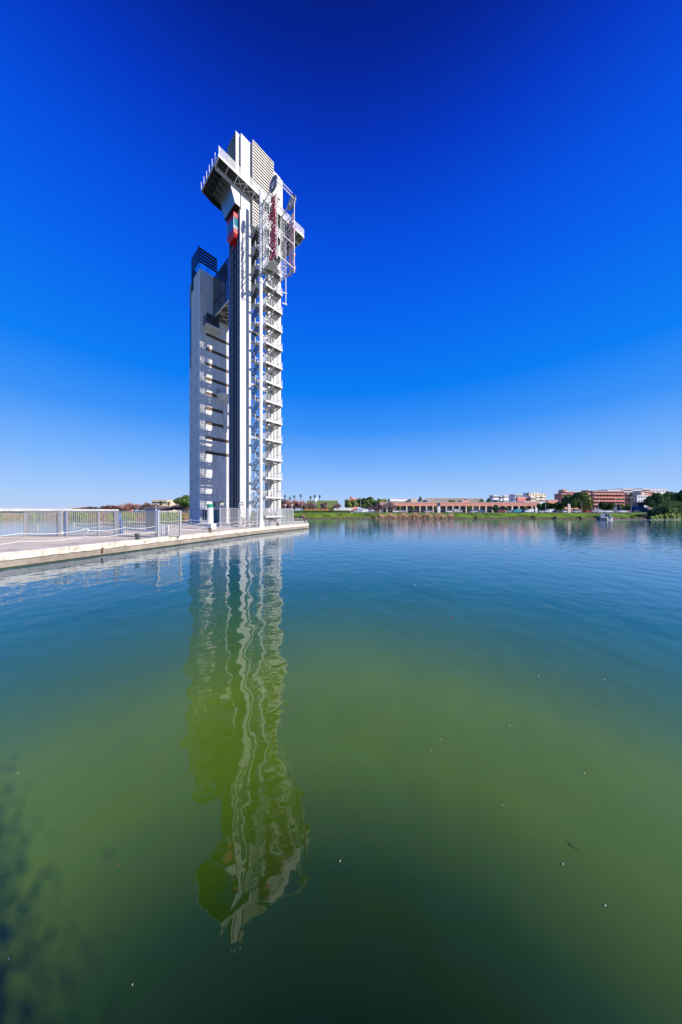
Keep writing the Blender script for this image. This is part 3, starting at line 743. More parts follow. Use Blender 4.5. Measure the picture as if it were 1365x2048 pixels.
# --- floodlights and cameras on the fence
def flood(px, Y, z, label, s=1.0, rz=0.4):
    t = empty('floodlight', label, 'floodlight', (ray(px,Y), Y, z), rz)
    q = MB(); q.prismx([(-0.12*s,-0.22*s),(0.16*s,-0.3*s),(0.16*s,0.3*s),(-0.12*s,0.22*s)], -0.32*s, 0.32*s); q.build('lamp_housing', M['dark_metal'], t)
    q = MB(); q.box(-0.27*s,0.27*s,-0.15*s,-0.121*s,-0.19*s,0.19*s); q.build('lamp_glass', M['pale_steel'], t)
    q = MB(); q.bar((-0.36*s,0,0),(-0.36*s,0.05,-0.5*s),0.05); q.bar((0.36*s,0,0),(0.36*s,0.05,-0.5*s),0.05); q.bar((-0.36*s,0.05,-0.5*s),(0.36*s,0.05,-0.5*s),0.05); q.bar((0,0.05,-0.5*s),(0,0.05,-0.75*s),0.06)
    q.build('bracket', M['pale_steel'], t)
    return t
fl1 = flood(443.5, 42.4, DZ+FH+0.75, 'dark floodlight tilted up on the left corner post of the mesh fence', 1.2, 0.9)
fl1.rotation_euler = (R(35), 0, 0.9)
flood(482.5, 42.75, DZ+FH+0.72, 'small square floodlight above the fence in front of the white slab', 0.95, 0.3)
flood(503, 43.3, DZ+FH+0.9, 'pale floodlight on the fence just left of the tower column', 1.0, -0.3)

# --- information pylon
pX, pY = ray(420.5, 40.3), 40.3
pyl = empty('information_pylon', 'white rounded information pylon with a green top band on a white block', 'sign', (pX,pY,DZ), -0.45)
q = MB(); q.box(-0.78,0.78,-0.45,0.45,0,0.85); q.build('plinth', M['white'], pyl)
q = MB(); q.tube((0,0,0.85),(0,0,3.25),0.47,0.43,n=24); q.build('pylon_body', M['white_metal'], pyl, smooth=False)
q = MB(); q.tube((0,0,3.25),(0,0,3.72),0.47,0.47,n=24); q.build('green_top', M['green'], pyl)
def plate(th0, th1, z0, z1, r, m, name, par, n=6):
    e = MB(); vs = []
    for z in (z0, z1):
        for i in range(n+1):
            t = th0+(th1-th0)*i/n; vs.append((math.cos(t)*r, math.sin(t)*r, z))
    e.add(vs, [(i,i+1,n+2+i,n+1+i) for i in range(n)]); e.build(name, m, par)
for i, (z, w_) in enumerate(((2.75,0.5),(2.62,0.62),(2.49,0.55),(2.25,0.6),(2.12,0.45),(1.5,0.35))):
    plate(-1.55-w_*0.6, -1.55+w_*0.4, z, z+0.035, 0.462, M['print'], 'printed_line', pyl)
plate(-1.62, -1.42, 1.74, 1.92, 0.463, M['ink'], 'printed_mark', pyl)
plate(-1.9, -1.3, 3.42, 3.46, 0.474, M['white_metal'], 'printed_line', pyl)

# --- posts with two rows of drooping rope along the quay edge
RP = 1.25
rpost = MB(); rpost.tube((0,0,0),(0,0,RP),0.028,n=8); rpost.tube((0,0,RP),(0,0,RP+0.06),0.045,n=8); rpost.tube((0,0,0),(0,0,0.02),0.10,n=8)
rpm = rpost.mesh('rope_post', M['grey_metal'])
def rope_row(pts, name_group, labels, first_label_rope, sag=0.16):
    for i, (x, y) in enumerate(pts):
        tag(link('rope_post', rpm, None, (x,y,DZ)), labels(i), 'post', name_group)
    for i in range(len(pts)-1):
        (xa, ya), (xb, yb) = pts[i], pts[i+1]
        q = MB(); q2 = MB()
        for z, sg_ in ((RP-0.05, sag), (RP*0.52, sag*0.8)):
            pp = []
            for j in range(13):
                t = j/12; pp.append((xa+(xb-xa)*t, ya+(yb-ya)*t, DZ+z-sg_*4*t*(1-t)))
            (q if z > 1 else q2).path(pp, 0.022, 5)
        t_ = empty('double_rope', first_label_rope(i), 'rope', (0,0,0), 0, name_group+', ropes')
        q.build('rope_strand', M['rope'], t_); q2.build('rope_strand', M['rope'], t_)
def on_edge(px, off=0.62):
    best = None; Y = 2.0
    while Y < 57.6:
        d = abs(edge_x(Y, off)/Y-(px-CX)/F)
        if best is None or d < best[0]: best = (d, Y)
        Y += 0.02
    return (edge_x(best[1], off), best[1])
near_px = [40, 168.5, 250, 316, 366, 408.7, 443.4, 472, 496.5, 515, 532, 547, 560, 570.5, 580, 588.5, 597, 603.5]
pts = [on_edge(p) for p in near_px]
d0 = (pts[1][0]-pts[0][0], pts[1][1]-pts[0][1]); pts = [(pts[0][0]-d0[0], pts[0][1]-d0[1])]+pts
mark = {1:'near the left margin of the photo', 2:'carrying the knotted white rope end', 3:'in front of the barred fence beyond the knotted post', 4:'just left of the white cabinet', 5:'at the river end of the barred fence',
        6:'just left of the white pylon', 7:'just right of the white pylon', 8:'left of the small square floodlight'}
rope_row(pts, 'rope posts along the quay edge', lambda i: 'rope post on the quay edge, '+(mark[i] if i in mark else ('first of the row, cut by the left margin' if i == 0 else '%s post beyond the pylon' % ['','','','','','','','','','second','third','fourth','fifth','sixth','seventh','eighth','ninth','tenth','last'][i])),
         lambda i: 'double white rope along the quay edge, '+['leftmost span','widest span in view','span in front of the fence gate','span over the rusty bollard','short span before the white cabinet','span left of the pylon','span behind which the pylon stands','span right of the pylon','span before the left fence corner','second span of the mesh fence','third span of the mesh fence','fourth span of the mesh fence','fifth span of the mesh fence','sixth span of the mesh fence','seventh span of the mesh fence','eighth span of the mesh fence','ninth span of the mesh fence','last span at the quay tip'][i])
kn = MB(); x, y = pts[2]
for j in range(12):
    t = j/12*2*math.pi; t2 = (j+1)/12*2*math.pi
    kn.tube((x+0.10*math.cos(t),y,DZ+RP-0.02+0.05*math.sin(t)),(x+0.10*math.cos(t2),y,DZ+RP-0.02+0.05*math.sin(t2)),0.035,n=5)
kn.path([(x+0.08,y,DZ+RP),(x+0.28,y,DZ+RP+0.02),(x+0.34,y,DZ+RP-0.16),(x+0.22,y,DZ+RP-0.30)],0.035,5)
tag(kn.build('rope_knot', M['rope']), 'bulky white rope knot hanging on the second quay edge post', 'rope')
# short stay at the tip
x, y = pts[-1]; q = MB(); q.bar((0,0,1.25),(0.55,1.0,0.02),0.05); tag(q.build('stay_bar', M['pale_steel'], loc=(x,y,DZ)), 'slanting pale steel stay on the last post at the quay tip', 'bar')
# far side row
fp = [(ray(150,33.5),33.5),(ray(203,35.5),35.5),(ray(259,38.6),38.6),(ray(316,41.5),41.5),(ray(360,44.6),44.6),(ray(382.3,47.2),47.2),(ray(404,47.6),47.6)]
rope_row(fp, 'rope posts along the far side of the quay', lambda i: 'rope post on the far quay side, '+['behind the gate leaf','behind the middle of the barred fence','left of the blue kiosk','right of the blue kiosk','right of the river end of the barred fence','by the shaded corner of the concrete tower','in front of the dark ground floor window'][i],
         lambda i: 'double rope on the far quay side, '+['span behind the gate','span behind the barred fence','span left of the blue kiosk','span behind the blue kiosk','span by the end of the barred fence','span along the concrete tower'][i])

# --- bollards
for px, Y0_, lab in ((274.5, None, 'dark stubby mooring bollard on the kerb below the blue kiosk'), (420, None, 'square rust and blue mooring bollard on the kerb below the pylon'), (556, None, 'small rusty bollard on the kerb by the tower landing')):
    x, y = on_edge(px, 0.30)
    t = empty('mooring_bollard', lab, 'bollard', (x,y,DZ+0.03), -0.3)
    q = MB(); q.tube((0,0,0),(0,0,0.42),0.17,0.15,n=12); q.build('bollard_shaft', M['brown'] if px > 300 else M['dark_metal'], t)
    q = MB(); q.tube((0,0,0.42),(0,0,0.55),0.24,0.2,n=12); q.build('bollard_head', M['brown'] if px == 556 else M['dark_metal'], t)
    q = MB(); q.box(-0.28,0.28,-0.28,0.28,-0.0,0.04); q.build('base_plate', M['dark_metal'], t)
# rust fender stains: mooring ring on the quay face
x, y = on_edge(205, -0.03)
q = MB(); q.tube((0,0,0),(0.05,-0.02,-0.30),0.06,n=6); q.box(-0.08,0.08,-0.04,0.03,-0.02,0.14); tag(q.build('mooring_ring', M['brown'], loc=(x,y,0.55)), 'rusty orange mooring iron on the quay face left of the gate post', 'mooring ring')

# --- barred fence across the quay
BH = 2.72
barm = MB().box(-0.02,0.02,-0.02,0.02,0.12,BH-0.06).mesh('bar', M['fence_steel'])
def bar_fence(name, label, p, q_, pitch, posts, mesh_bar=None, h=BH, postw=0.09):
    t = empty(name, label, 'fence', (p[0],p[1],DZ), math.atan2(q_[1]-p[1], q_[0]-p[0]))
    l = math.hypot(q_[0]-p[0], q_[1]-p[1]); n = int(l/pitch)
    r_ = MB(); r_.box(0,l,-0.022,0.022,0.08,0.13); r_.build('bottom_rail', M['fence_steel'], t)
    r_ = MB(); r_.box(0,l,-0.022,0.022,h-0.07,h); r_.build('top_rail', M['fence_steel'], t)
    for i in range(1, n):
        link('bar', mesh_bar or barm, t, (l*i/n,0,0))
    pm_ = MB().box(-postw/2,postw/2,-postw/2-0.01,postw/2+0.01,0,h+0.04).mesh('post', M['fence_steel'])
    for s_ in posts: link('post', pm_, t, (l*s_,0,0))
    return t
YF = 28.8
bar_fence('barred_fence', 'pale vertical bar fence across the quay with a thick gate post', (ray(52,YF),YF), (ray(117,YF),YF), 0.145, (0,1))
gate = bar_fence('barred_gate', 'pale barred gate leaf between the thick post and the narrow post', (ray(134,YF),YF), (ray(198,YF),YF), 0.19, (0,1), postw=0.13)
bar_fence('barred_fence', 'short pale bar fence right of the gate, ending at the white roof tip', (ray(200.5,YF),YF), (ray(232,YF),YF), 0.2, (1,), postw=0.2)
x3, y3 = on_edge(315.5, 0.9); 
bar_fence('barred_fence', 'pale bar fence running from the gate to the kerb in front of the blue kiosk', (ray(236,YF),YF), (ray(316,27.3),27.3), 0.25, (0.0,1))
bar_fence('barred_fence', 'fan of pale bars reaching out over the kerb to the river end post', (ray(317,27.3),27.3), (ray(361,28.9),28.9), 0.17, (0.0,1), postw=0.16)
gp = empty('gate_post', 'thick pale steel gate post with lock box between fence and gate', 'post', (ray(125,YF),YF,DZ))
MB().box(-0.4,-0.02,-0.12,0.12,0,BH+0.05).build('post_body', M['fence_steel'], gp); MB().box(0.3,0.42,-0.1,0.1,0,BH).build('post_side', M['blue_panel'], gp)
MB().box(-0.05,0.1,-0.16,0.05,0.2,0.55).build('lock_box', M['white_metal'], gp)
finem = MB().box(-0.008,0.008,-0.008,0.008,0.05,BH-0.3).mesh('bar', M['rail_mesh'])
bar_fence('mesh_gate', 'finely barred pale screen at the left margin with water behind it', (ray(-60,27.6),27.6), (ray(50,28.6),28.6), 0.10, (0.0,0.5,1), mesh_bar=finem, h=BH-0.25)
# --- pillar with light blue plate
t = empty('gate_pillar', 'dark blue pillar with a light blue plate behind the barred fence', 'pillar', (ray(239,31.0),31.0,DZ))
MB().box(-0.32,0.05,-0.15,0.15,0,2.6).build('pillar_body', M['blue_panel'], t); MB().box(0.02,0.24,-0.2,-0.12,1.75,2.2).build('plate', M['cyan'], t)
MB().box(0.08,0.34,-0.12,0.15,0,1.7).build('pillar_foot', M['blue_panel'], t)
# --- kiosk
t = empty('kiosk', 'tall blue glazed kiosk with a dark overhanging roof behind the barred fence', 'kiosk', (ray(306.5,36.6),36.6,DZ), 0.1)
MB().box(-0.68,0.68,-0.5,0.5,0,3.05).build('cabinet', M['blue_panel'], t)
MB().box(-0.62,0.45,-0.53,-0.502,0.3,2.8).build('glass_front', M['glass'], t)
MB().box(-0.80,0.80,-0.65,0.65,3.05,3.2).build('roof', M['soffit'], t); MB().box(0.58,0.70,-0.56,-0.48,0,3.35).build('corner_post', M['pale_steel'], t)
t = empty('cabinet', 'low white electrical cabinet standing behind the bars near the kerb', 'cabinet', (ray(329.5,30.3),30.3,DZ), 0.15)
MB().box(-0.40,0.40,-0.3,0.3,0.04,1.12).build('cabinet_box', M['white'], t); MB().box(-0.34,0.34,-0.33,-0.302,0.12,0.52).build('cabinet_door', M['white_metal'], t)
MB().box(-0.34,0.34,-0.33,-0.302,0.56,1.04).build('cabinet_door', M['white_metal'], t)
# --- potted shrub by the fence
M['twig'] = mat('brown_twig', (0.14,0.10,0.075), 0.8, noise=0.3, nscale=3)
t = empty('potted_shrub', 'leafless shrub in a pale pot inside the mesh fence', 'plant', (ray(487,43.7),43.7,DZ))
MB().tube((0,0,0),(0,0,0.5),0.28,0.36,n=12).build('pot', M['louvre'], t)
q = MB(); rng = random.Random(5)
for i in range(26):
    a_, r_ = rng.uniform(0,6.28), rng.uniform(0.2,0.6); z_ = rng.uniform(0.9,1.9); q.tube((0,0,0.45),(math.cos(a_)*r_*0.5,math.sin(a_)*r_*0.5,z_*0.6),0.018,0.012,n=4)
    q.tube((math.cos(a_)*r_*0.5,math.sin(a_)*r_*0.5,z_*0.6),(math.cos(a_+0.4)*r_,math.sin(a_+0.4)*r_,z_),0.012,0.006,n=4)
q.build('branches', M['twig'], t)
# --- two short lamp posts at the quay tip
for px, Y, lab in ((571.5,54.5,'left one of two short white lamp posts at the quay tip'), (584.5,54.0,'right one of two short white lamp posts at the quay tip')):
    t = empty('lamp_post', lab, 'lamp post', (ray(px,Y),Y,DZ), 0, 'lamp posts at the quay tip')
    MB().tube((0,0,0),(0,0,3.75),0.05,n=8).build('pole', M['white_metal'], t)
    q = MB(); q.box(-0.2,0.2,-0.2,0.2,3.75,3.85); q.box(-0.13,0.13,-0.13,0.13,3.85,4.1); q.build('lamp_head', M['white_metal'], t)
# --- long white canopy roof on the left
P = (-27.9-9, 16.5); Q = (ray(236,44), 44.0)
ang = math.atan2(Q[1]-P[1], Q[0]-P[0]); ll = math.hypot(Q[0]-P[0], Q[1]-P[1])
t = empty('white_canopy', 'long flat white canopy roof running away behind the barred fence', 'canopy', (P[0],P[1],DZ), ang)
q = MB(); q.box(0.05,ll-0.05,0,3.2,2.56,2.70); q.build('canopy_soffit', M['blue_panel'], t)  # dark blue of the shaded underside put into the soffit colour
q = MB(); q.box(0,ll,-0.1,3.3,2.74,2.94); q.build('canopy_roof', M['white'], t)
q = MB(); q.box(0,ll,-0.16,-0.10,2.67,2.98); q.build('fascia', M['white'], t)
pm_ = MB().tube((0,0,0),(0,0,2.56),0.06,n=8).mesh('canopy_post', M['pale_steel'])
for i in range(1,6): link('canopy_post', pm_, t, (ll*i/6,2.6,0))

# --- things afloat
lf = MB(); lf.add([(-0.03,0,0),(0,-0.014,0.004),(0.035,0,0.008),(0,0.016,0.004),(-0.03,0,-0.004),(0,-0.014,0.0),(0.035,0,0.004),(0,0.016,0.0)],
                   [(0,1,2,3),(7,6,5,4),(0,4,5,1),(1,5,6,2),(2,6,7,3),(3,7,4,0)])
mw = mat('pale_leaf', (0.75,0.74,0.68), 0.7); my = mat('yellow_green_leaf', (0.40,0.45,0.03), 0.7); mr = mat('rust_leaf', (0.40,0.10,0.03), 0.7)
lw_, ly, lr = (lf.mesh('floating_leaf', m) for m in (mw, my, mr))
flo = [(830,1170,lw_,1.6,'pale leaf floating highest of those in open water right of the reflection'),(905,1235,lr,1.8,'rust coloured leaf floating in open water'),(862,1502,lw_,1.2,'pale leaf speck, left one of a close pair below mid river'),
       (883,1480,lw_,1.0,'pale leaf speck, right one of a close pair below mid river'),(492,1504,ly,1.5,'yellow green leaf floating on the tower reflection'),(681,1724,lw_,1.0,'pale leaf floating just right of the reflected tower top'),
       (235,1732,lr,1.0,'rust coloured leaf floating left of the tower reflection'),(1127,1730,lw_,1.2,'pale leaf floating beside the drifting twig'),(1212,1813,lw_,1.2,'pale leaf floating low at the right'),
       (265,1972,lw_,1.1,'pale leaf floating lowest in the picture'),(1210,1360,lw_,1.2,'pale leaf floating at the right at mid water'),(1078,1353,lw_,1.0,'tiny pale leaf left of the right hand one at mid water'),
       (1020,1452,lw_,0.9,'tiny pale leaf floating between mid river and the twig'),(1005,1612,lw_,0.9,'tiny pale leaf floating up and left of the twig'),(17,1920,lw_,1.0,'pale leaf floating by the dark shade at the lower left'),
       (1170,1548,lw_,0.9,'tiny pale leaf floating straight above the twig'),(36,1547,lw_,1.0,'pale leaf floating at the left margin')]
for px, py, me, s, lab in flo:
    Y = EYE*F/(py-HZ); o = link('floating_leaf', me, None, (ray(px,Y),Y,0.008), random.uniform(0,6)); o.scale = (s*0.45*Y/6+0.1,)*3
    tag(o, lab, 'leaf', 'leaves floating on the river')
Y = EYE*F/(1695-HZ)
q = MB(); q.path([(-0.05,0.06,0.012),(-0.01,0.03,0.016),(0.0,-0.01,0.012),(0.05,-0.05,0.014)],0.0035,5); q.path([(-0.01,0.03,0.016),(-0.03,0.0,0.014)],0.0025,5)
o = q.build('floating_twig', M['brown'], loc=(ray(1149,Y),Y,0)); o.scale = (0.8,)*3; tag(o, 'thin bent brown twig drifting at the lower right', 'twig')
# ================================================================== far bank
GZ = 2.75
def fol(name, c, c2): return mat(name, c, 0.75, col2=c2, nscale=0.55, spec=0.25, detail=3, contrast=(0.35,0.65))
F_dark = fol('dark_evergreen_leaves', (0.12,0.20,0.045), (0.045,0.09,0.025))
F_olive = fol('olive_green_leaves', (0.32,0.36,0.06), (0.12,0.17,0.035))
F_pink = fol('reddish_winter_twigs', (0.46,0.23,0.185), (0.24,0.13,0.11))
F_bare = fol('grey_mauve_twigs', (0.40,0.285,0.27), (0.22,0.16,0.155))
F_reed = fol('pale_green_reeds', (0.40,0.48,0.15), (0.18,0.26,0.08))
F_palm = fol('palm_fronds', (0.10,0.13,0.03), (0.04,0.06,0.02))
F_brown = fol('brown_dry_reeds', (0.48,0.31,0.19), (0.25,0.16,0.10))
BARK = mat('grey_bark', (0.17,0.13,0.10), 0.9, noise=0.3, nscale=2)
def crown_mesh(name, m, seed, lobes, leaf, n, squash=0.85, twiggy=False):
    """unit crown (radius about 1, base near z=-0.8) made of small leaf faces set in clumps"""
    rng = random.Random(seed); q = MB(); cl = []
    for _ in range(lobes):
        th = rng.uniform(0, 2*math.pi); u = rng.uniform(-0.75, 1.0); r = rng.uniform(0.35, 0.78)
        s = math.sqrt(max(0, 1-u*u)); cl.append((Vector((math.cos(th)*s*r, math.sin(th)*s*r, u*r*squash)), rng.uniform(0.26,0.44)))
    cl.append((Vector((0,0,0)), 0.5))
    for i in range(n):
        c, rr = cl[rng.randrange(len(cl))]
        d = Vector((rng.gauss(0,1), rng.gauss(0,1), rng.gauss(0,1))).normalized()*rr*(rng.random()**0.33)
        p = c+d; nrm = (d.normalized()*0.8+Vector((rng.uniform(-1,1),rng.uniform(-1,1),rng.uniform(-1,1)))*0.7).normalized()
        a = nrm.orthogonal().normalized(); b = nrm.cross(a)
        if rng.random() < 0.5: a, b = b, a
        l = leaf*rng.uniform(0.6,1.4); wd = l*(0.22 if twiggy else 0.7)
        if twiggy:
            dv = (d.normalized()+Vector((0,0,0.5))+Vector((rng.uniform(-.6,.6),)*3)).normalized(); a = dv; b = dv.orthogonal().normalized(); l *= 1.7
        q.add([p-a*l-b*wd*0.4, p-b*wd+a*l*0.1, p+a*l, p+b*wd], [(0,1,2,3)])
    return q.mesh(name, m)
def limb_mesh(seed, h, r, spread=0.55, n=7):
    rng = random.Random(seed); q = MB()
    q.tube((0,0,-0.4),(0,0,h*0.55),r,r*0.75,n=8); 
    for i in range(n):
        th = 2*math.pi*i/n+rng.uniform(-.3,.3); z0 = h*rng.uniform(0.35,0.55); e = (math.cos(th)*h*spread*rng.uniform(.5,.9), math.sin(th)*h*spread*rng.uniform(.5,.9), h*rng.uniform(0.8,1.15))
        mid_ = (e[0]*0.45, e[1]*0.45, (z0+e[2])/2*0.95)
        q.tube((0,0,z0), mid_, r*0.55, r*0.35, n=5); q.tube(mid_, e, r*0.35, r*0.12, n=5)
    return q.mesh('trunk', BARK)
CR = {
 'dark': [crown_mesh('crown', F_dark, 11+i, 16, 0.085, 5200) for i in range(3)],
 'olive': [crown_mesh('crown', F_olive, 31+i, 16, 0.085, 4600) for i in range(3)],
 'pink': [crown_mesh('crown', F_pink, 51+i, 14, 0.07, 3600, 0.8, True) for i in range(2)],
 'bare': [crown_mesh('crown', F_bare, 71+i, 14, 0.07, 3300, 0.75, True) for i in range(3)],
}
TR = [limb_mesh(5+i, 1.0, 0.045) for i in range(3)]
rt = random.Random(99)
def tree(px0, px1, pytop, Y, kind, label, name='tree', group=None, cb=0.30, base=GZ, cat='tree'):
    """tree whose crown spans px0..px1 and whose top is at pytop when seen from the viewpoint"""
    x = ray((px0+px1)/2, Y); wd = (px1-px0)/F*Y; zt = zat(pytop, Y); h = zt-base
    t = empty(name, label, cat, (x, Y, base), rt.uniform(0,6.28), group)
    cbz = h*cb; ch = (h-cbz)
    o = link('trunk', rt.choice(TR), t); o.scale = (wd*0.5, wd*0.5, h*0.75)
    o = link('crown', rt.choice(CR[kind]), t, (0,0,cbz+ch*0.47)); o.scale = (wd*0.54, wd*0.54, ch*0.66)
    return t
# palms
pc = MB(); rg = random.Random(3)
for i in range(95):
    th = rg.uniform(0,6.28); el_ = rg.uniform(-1.25,1.3); L_ = rg.uniform(0.75,1.05)
    d = Vector((math.cos(th)*math.cos(el_), math.sin(th)*math.cos(el_), math.sin(el_))); side = d.cross(Vector((0,0,1)))
    if side.length < 0.01: continue
    side.normalize(); m_ = d*L_*0.6; e_ = d*L_+Vector((0,0,-0.22*L_)); w_ = 0.10
    pc.add([(0,0,0), m_-side*w_, e_-side*0.02, m_+side*w_], [(0,1,2,3)])
palm_crown = pc.mesh('crown', F_palm)
palm_trunk = MB().tube((0,0,-0.3),(0,0,1),0.22,0.16,n=8).mesh('trunk', BARK)
def palm(px, pytop, w_px, Y, label, group='tall palms', base=GZ):
    t = empty('palm_tree', label, 'palm', (ray(px,Y),Y,base), rt.uniform(0,6.28), group); h = zat(pytop,Y)-base; r = w_px/F*Y/2
    o = link('trunk', palm_trunk, t); o.scale = (1.2,1.2,h-r*1.2)
    o = link('crown', palm_crown, t, (0,0,h-r*1.25)); o.scale = (r,r,r*1.35)
for i, (px, py) in enumerate(((570.3,988),(580.5,992),(589,988.5),(602,986.5),(621.5,990),(630,987.5),(640,988.5))):
    palm(px, py, 6.4, 225, ['tall palm nearest the white tower, leftmost of the seven','shortest palm, second from the white tower','third palm from the white tower','tallest palm, fourth from the white tower','palm just right of the gap in the row, fifth of seven','sixth palm of the row above the grass roof','rightmost palm of the row above the grass roof'][i])
palm(841, 990.5, 10, 190, 'single palm rising over the brick arcade beside the arched roof', None)
palm(322, 1000, 9, 170, 'short palm left of the concrete tower in front of the cream villa', 'palms by the villa'); palm(337, 1001.5, 8, 172, 'short palm right of the cream villa behind the barred fence', 'palms by the villa')

# buildings
B_ = {
 'brick': mat('orange_brick', (0.80,0.34,0.235), 0.85, noise=0.2, nscale=0.3), 'brickred': mat('red_brick', (0.66,0.24,0.20), 0.85, noise=0.2, nscale=0.3),
 'white': mat('white_render', (0.80,0.78,0.75), 0.8, noise=0.1, nscale=0.2), 'cream': mat('cream_render', (0.72,0.60,0.42), 0.8, noise=0.12, nscale=0.2),
 'tan': mat('tan_roof', (0.42,0.37,0.31), 0.85, noise=0.2, nscale=0.2), 'slab': mat('pale_floor_band', (0.70,0.55,0.46), 0.8), 'pane': mat('dark_window_pane', (0.06,0.07,0.09), 0.2),
 'awning': mat('orange_awning', (0.62,0.27,0.03), 0.7, noise=0.2, nscale=0.5), 'blue': mat('blue_hoarding', (0.05,0.17,0.30), 0.6, noise=0.3, nscale=0.3), 'grassroof': mat('grass_roof', (0.17,0.24,0.03), 0.9, col2=(0.10,0.14,0.03), nscale=0.2),
 'orange': mat('warm_orange_brick', (0.82,0.40,0.20), 0.85, noise=0.2, nscale=0.3),
}
def bld(label, px0, px1, pytop, Y, depth, wall, floors=3, bays=6, win=(1.5,1.3), name='apartment_building', cat='building', roofb=True, bands=False, group=None, base=GZ, rz=0.0, winz=0.55, side=True, balc=False, flank=0.0, th=0.3):
    x0, x1 = ray(px0,Y), ray(px1,Y); L_ = x1-x0
    if flank:
        rz = th; r0_, r1_ = (px0-CX)/F, (px1-CX)/F; c_, s_ = math.cos(rz), math.sin(rz)
        xc = x0+flank*L_; depth = (xc-r0_*Y)/(s_+r0_*c_); L_ = (r1_*Y-xc)/(c_-r1_*s_); x0 = xc
    zt = zat(pytop,Y)-base
    t = empty(name, label, cat, (x0,Y,base), rz, group)
    MB().box(0,L_,0,depth,-0.2,zt).build('wall', B_[wall], t)
    if roofb: MB().box(-0.15,L_+0.15,-0.15,depth+0.15,zt,zt+0.35).build('roof', B_['slab'], t)
    if floors:
        fh = zt/floors
        wm = MB(); wm.box(-win[0]/2,win[0]/2,-0.04,0.05,0,win[1]); wmm = wm.mesh('window', B_['pane'])
        for f in range(floors):
            for i in range(bays):
                link('window', wmm, t, (L_*(i+0.5)/bays,0,fh*f+fh*winz-win[1]/2+0.3))
            if side:
                nb = max(1, int(depth/5))
                for i in range(nb):
                    link('window', wmm, t, (0 if x0 > 0 else L_, depth*(i+0.5)/nb, fh*f+fh*winz-win[1]/2+0.3), math.pi/2)
            if bands and f > 0: MB().box(-0.1,L_+0.1,-0.35,-0.02,fh*f-0.2,fh*f+0.2).build('floor_band', B_['slab'], t)
            if balc and f > 0:
                for i in range(0, bays, 2):
                    MB().box(L_*i/bays+0.3,L_*(i+1)/bays+1.2,-1.3,-0.02,fh*f-0.1,fh*f+0.95).build('balcony', B_[balc], t)
    return t
# long brick arcade
YA = 186; ax0, ax1 = ray(760,YA), ray(1080,YA); zb, ztp = zat(1012,YA), zat(1005.2,YA)
t = empty('arcade_building', 'long low brick arcade building with pale columns facing the river', 'building', (ax0,YA,GZ))
LA = ax1-ax0; MB().box(0,LA,0,22,zb-GZ,ztp-GZ).build('brick_parapet', B_['brick'], t)
MB().box(0,LA,4,22,-0.1,zb-GZ-0.01).build('glazed_hall', B_['pane'], t); MB().box(-0.2,LA+0.2,-0.25,22.2,ztp-GZ,ztp-GZ+0.35).build('coping', B_['slab'], t)
cmn = MB().box(-0.42,0.42,0,0.8,-0.1,zb-GZ-0.01).mesh('column', B_['cream']); mm = MB().box(-0.12,0.12,3.8,3.98,0,zb-GZ-0.02).mesh('mullion', B_['white'])
nc = 24
for i in range(nc+1): link('column', cmn, t, (0.45+(LA-0.9)*i/nc,0,0))
for i in range(nc):
    for k in (0.33,0.66): link('mullion', mm, t, (0.45+(LA-0.9)*(i+k)/nc,0,0))
MB().box(0,LA,3.7,3.98,1.5,1.75).build('transom', B_['white'], t)
t = empty('pillar_sign', 'white pillar with a dark brown head in front of the brick arcade', 'pillar', (ray(878,170),170,GZ))
MB().box(-0.75,0.75,-0.5,0.5,0,zat(1012.5,170)-GZ).build('shaft', B_['white'], t); MB().box(-0.8,0.8,-0.55,0.55,zat(1012.5,170)-GZ,zat(1006,170)-GZ).build('head', B_['pane'], t)
# behind the arcade
bld('long white low building with a flat roof behind the brick arcade', 776, 822, 998.5, 215, 20, 'white', 2, 8, flank=0.1)
bld('cream block beside the palm behind the brick arcade', 822.5, 835.5, 998.3, 214, 12, 'cream', 1, 2)
Yb = 225; x0, x1 = ray(842,Yb), ray(859,Yb); t = empty('arched_hall', 'dark arched hall roof just right of the single palm', 'hall', ((x0+x1)/2,Yb,GZ))
r_ = (x1-x0)/2; H_ = zat(997.5,Yb)-GZ; pts_ = [(-r_,0)]+[(r_*math.cos(math.pi-math.pi*i/12), H_-3.2+3.2*math.sin(math.pi*i/12)) for i in range(13)]+[(r_,0)]
MB().prismy(pts_, 0, 30).build('arched_wall', B_['white'], t); MB().prismy([(p[0]*0.86, p[1]-0.7 if p[1] > 0 else p[1]) for p in pts_], -0.1, 0.0-0.01).build('arched_window', B_['pane'], t)
bld('long tan flat roofed hall behind the middle of the arcade', 857, 930, 997, 240, 30, 'tan', 0, 0, name='hall')
bld('small orange brick rooftop house above the arcade', 925, 937, 1001.5, 200, 8, 'brick', 1, 2, name='rooftop_house')
t = bld('low tan shed roof between the rooftop house and the white blocks', 934, 962, 997.5, 245, 20, 'tan', 1, 4, name='hall')
bld('left rounded white apartment block of the pair above the arcade', 979, 997, 990.8, 255, 22, 'white', 4, 5, flank=0.45)
bld('right white apartment block of the pair above the arcade', 1005.5, 1018, 991, 250, 22, 'white', 4, 3, flank=0.2)
bld('narrow grey white block tucked between the white pair', 998, 1005, 992.5, 262, 20, 'white', 4, 2, flank=0.6)
bld('white apartment block with dark windows behind the red brick cube', 1018.5, 1046, 989.2, 262, 22, 'white', 5, 7, flank=0.45)
bld('windowless red brick cube above the right end of the arcade', 1032, 1058, 994.6, 225, 14, 'brickred', 0, 0, name='brick_block', flank=0.15)
bld('cream rounded corner block right of the red brick cube', 1058.5, 1072, 994, 226, 14, 'cream', 3, 3, flank=0.3)
bld('cream apartment tower with stacked balconies left of the dark trees', 1054, 1093, 987.5, 275, 25, 'cream', 6, 6, balc='white', flank=0.12)
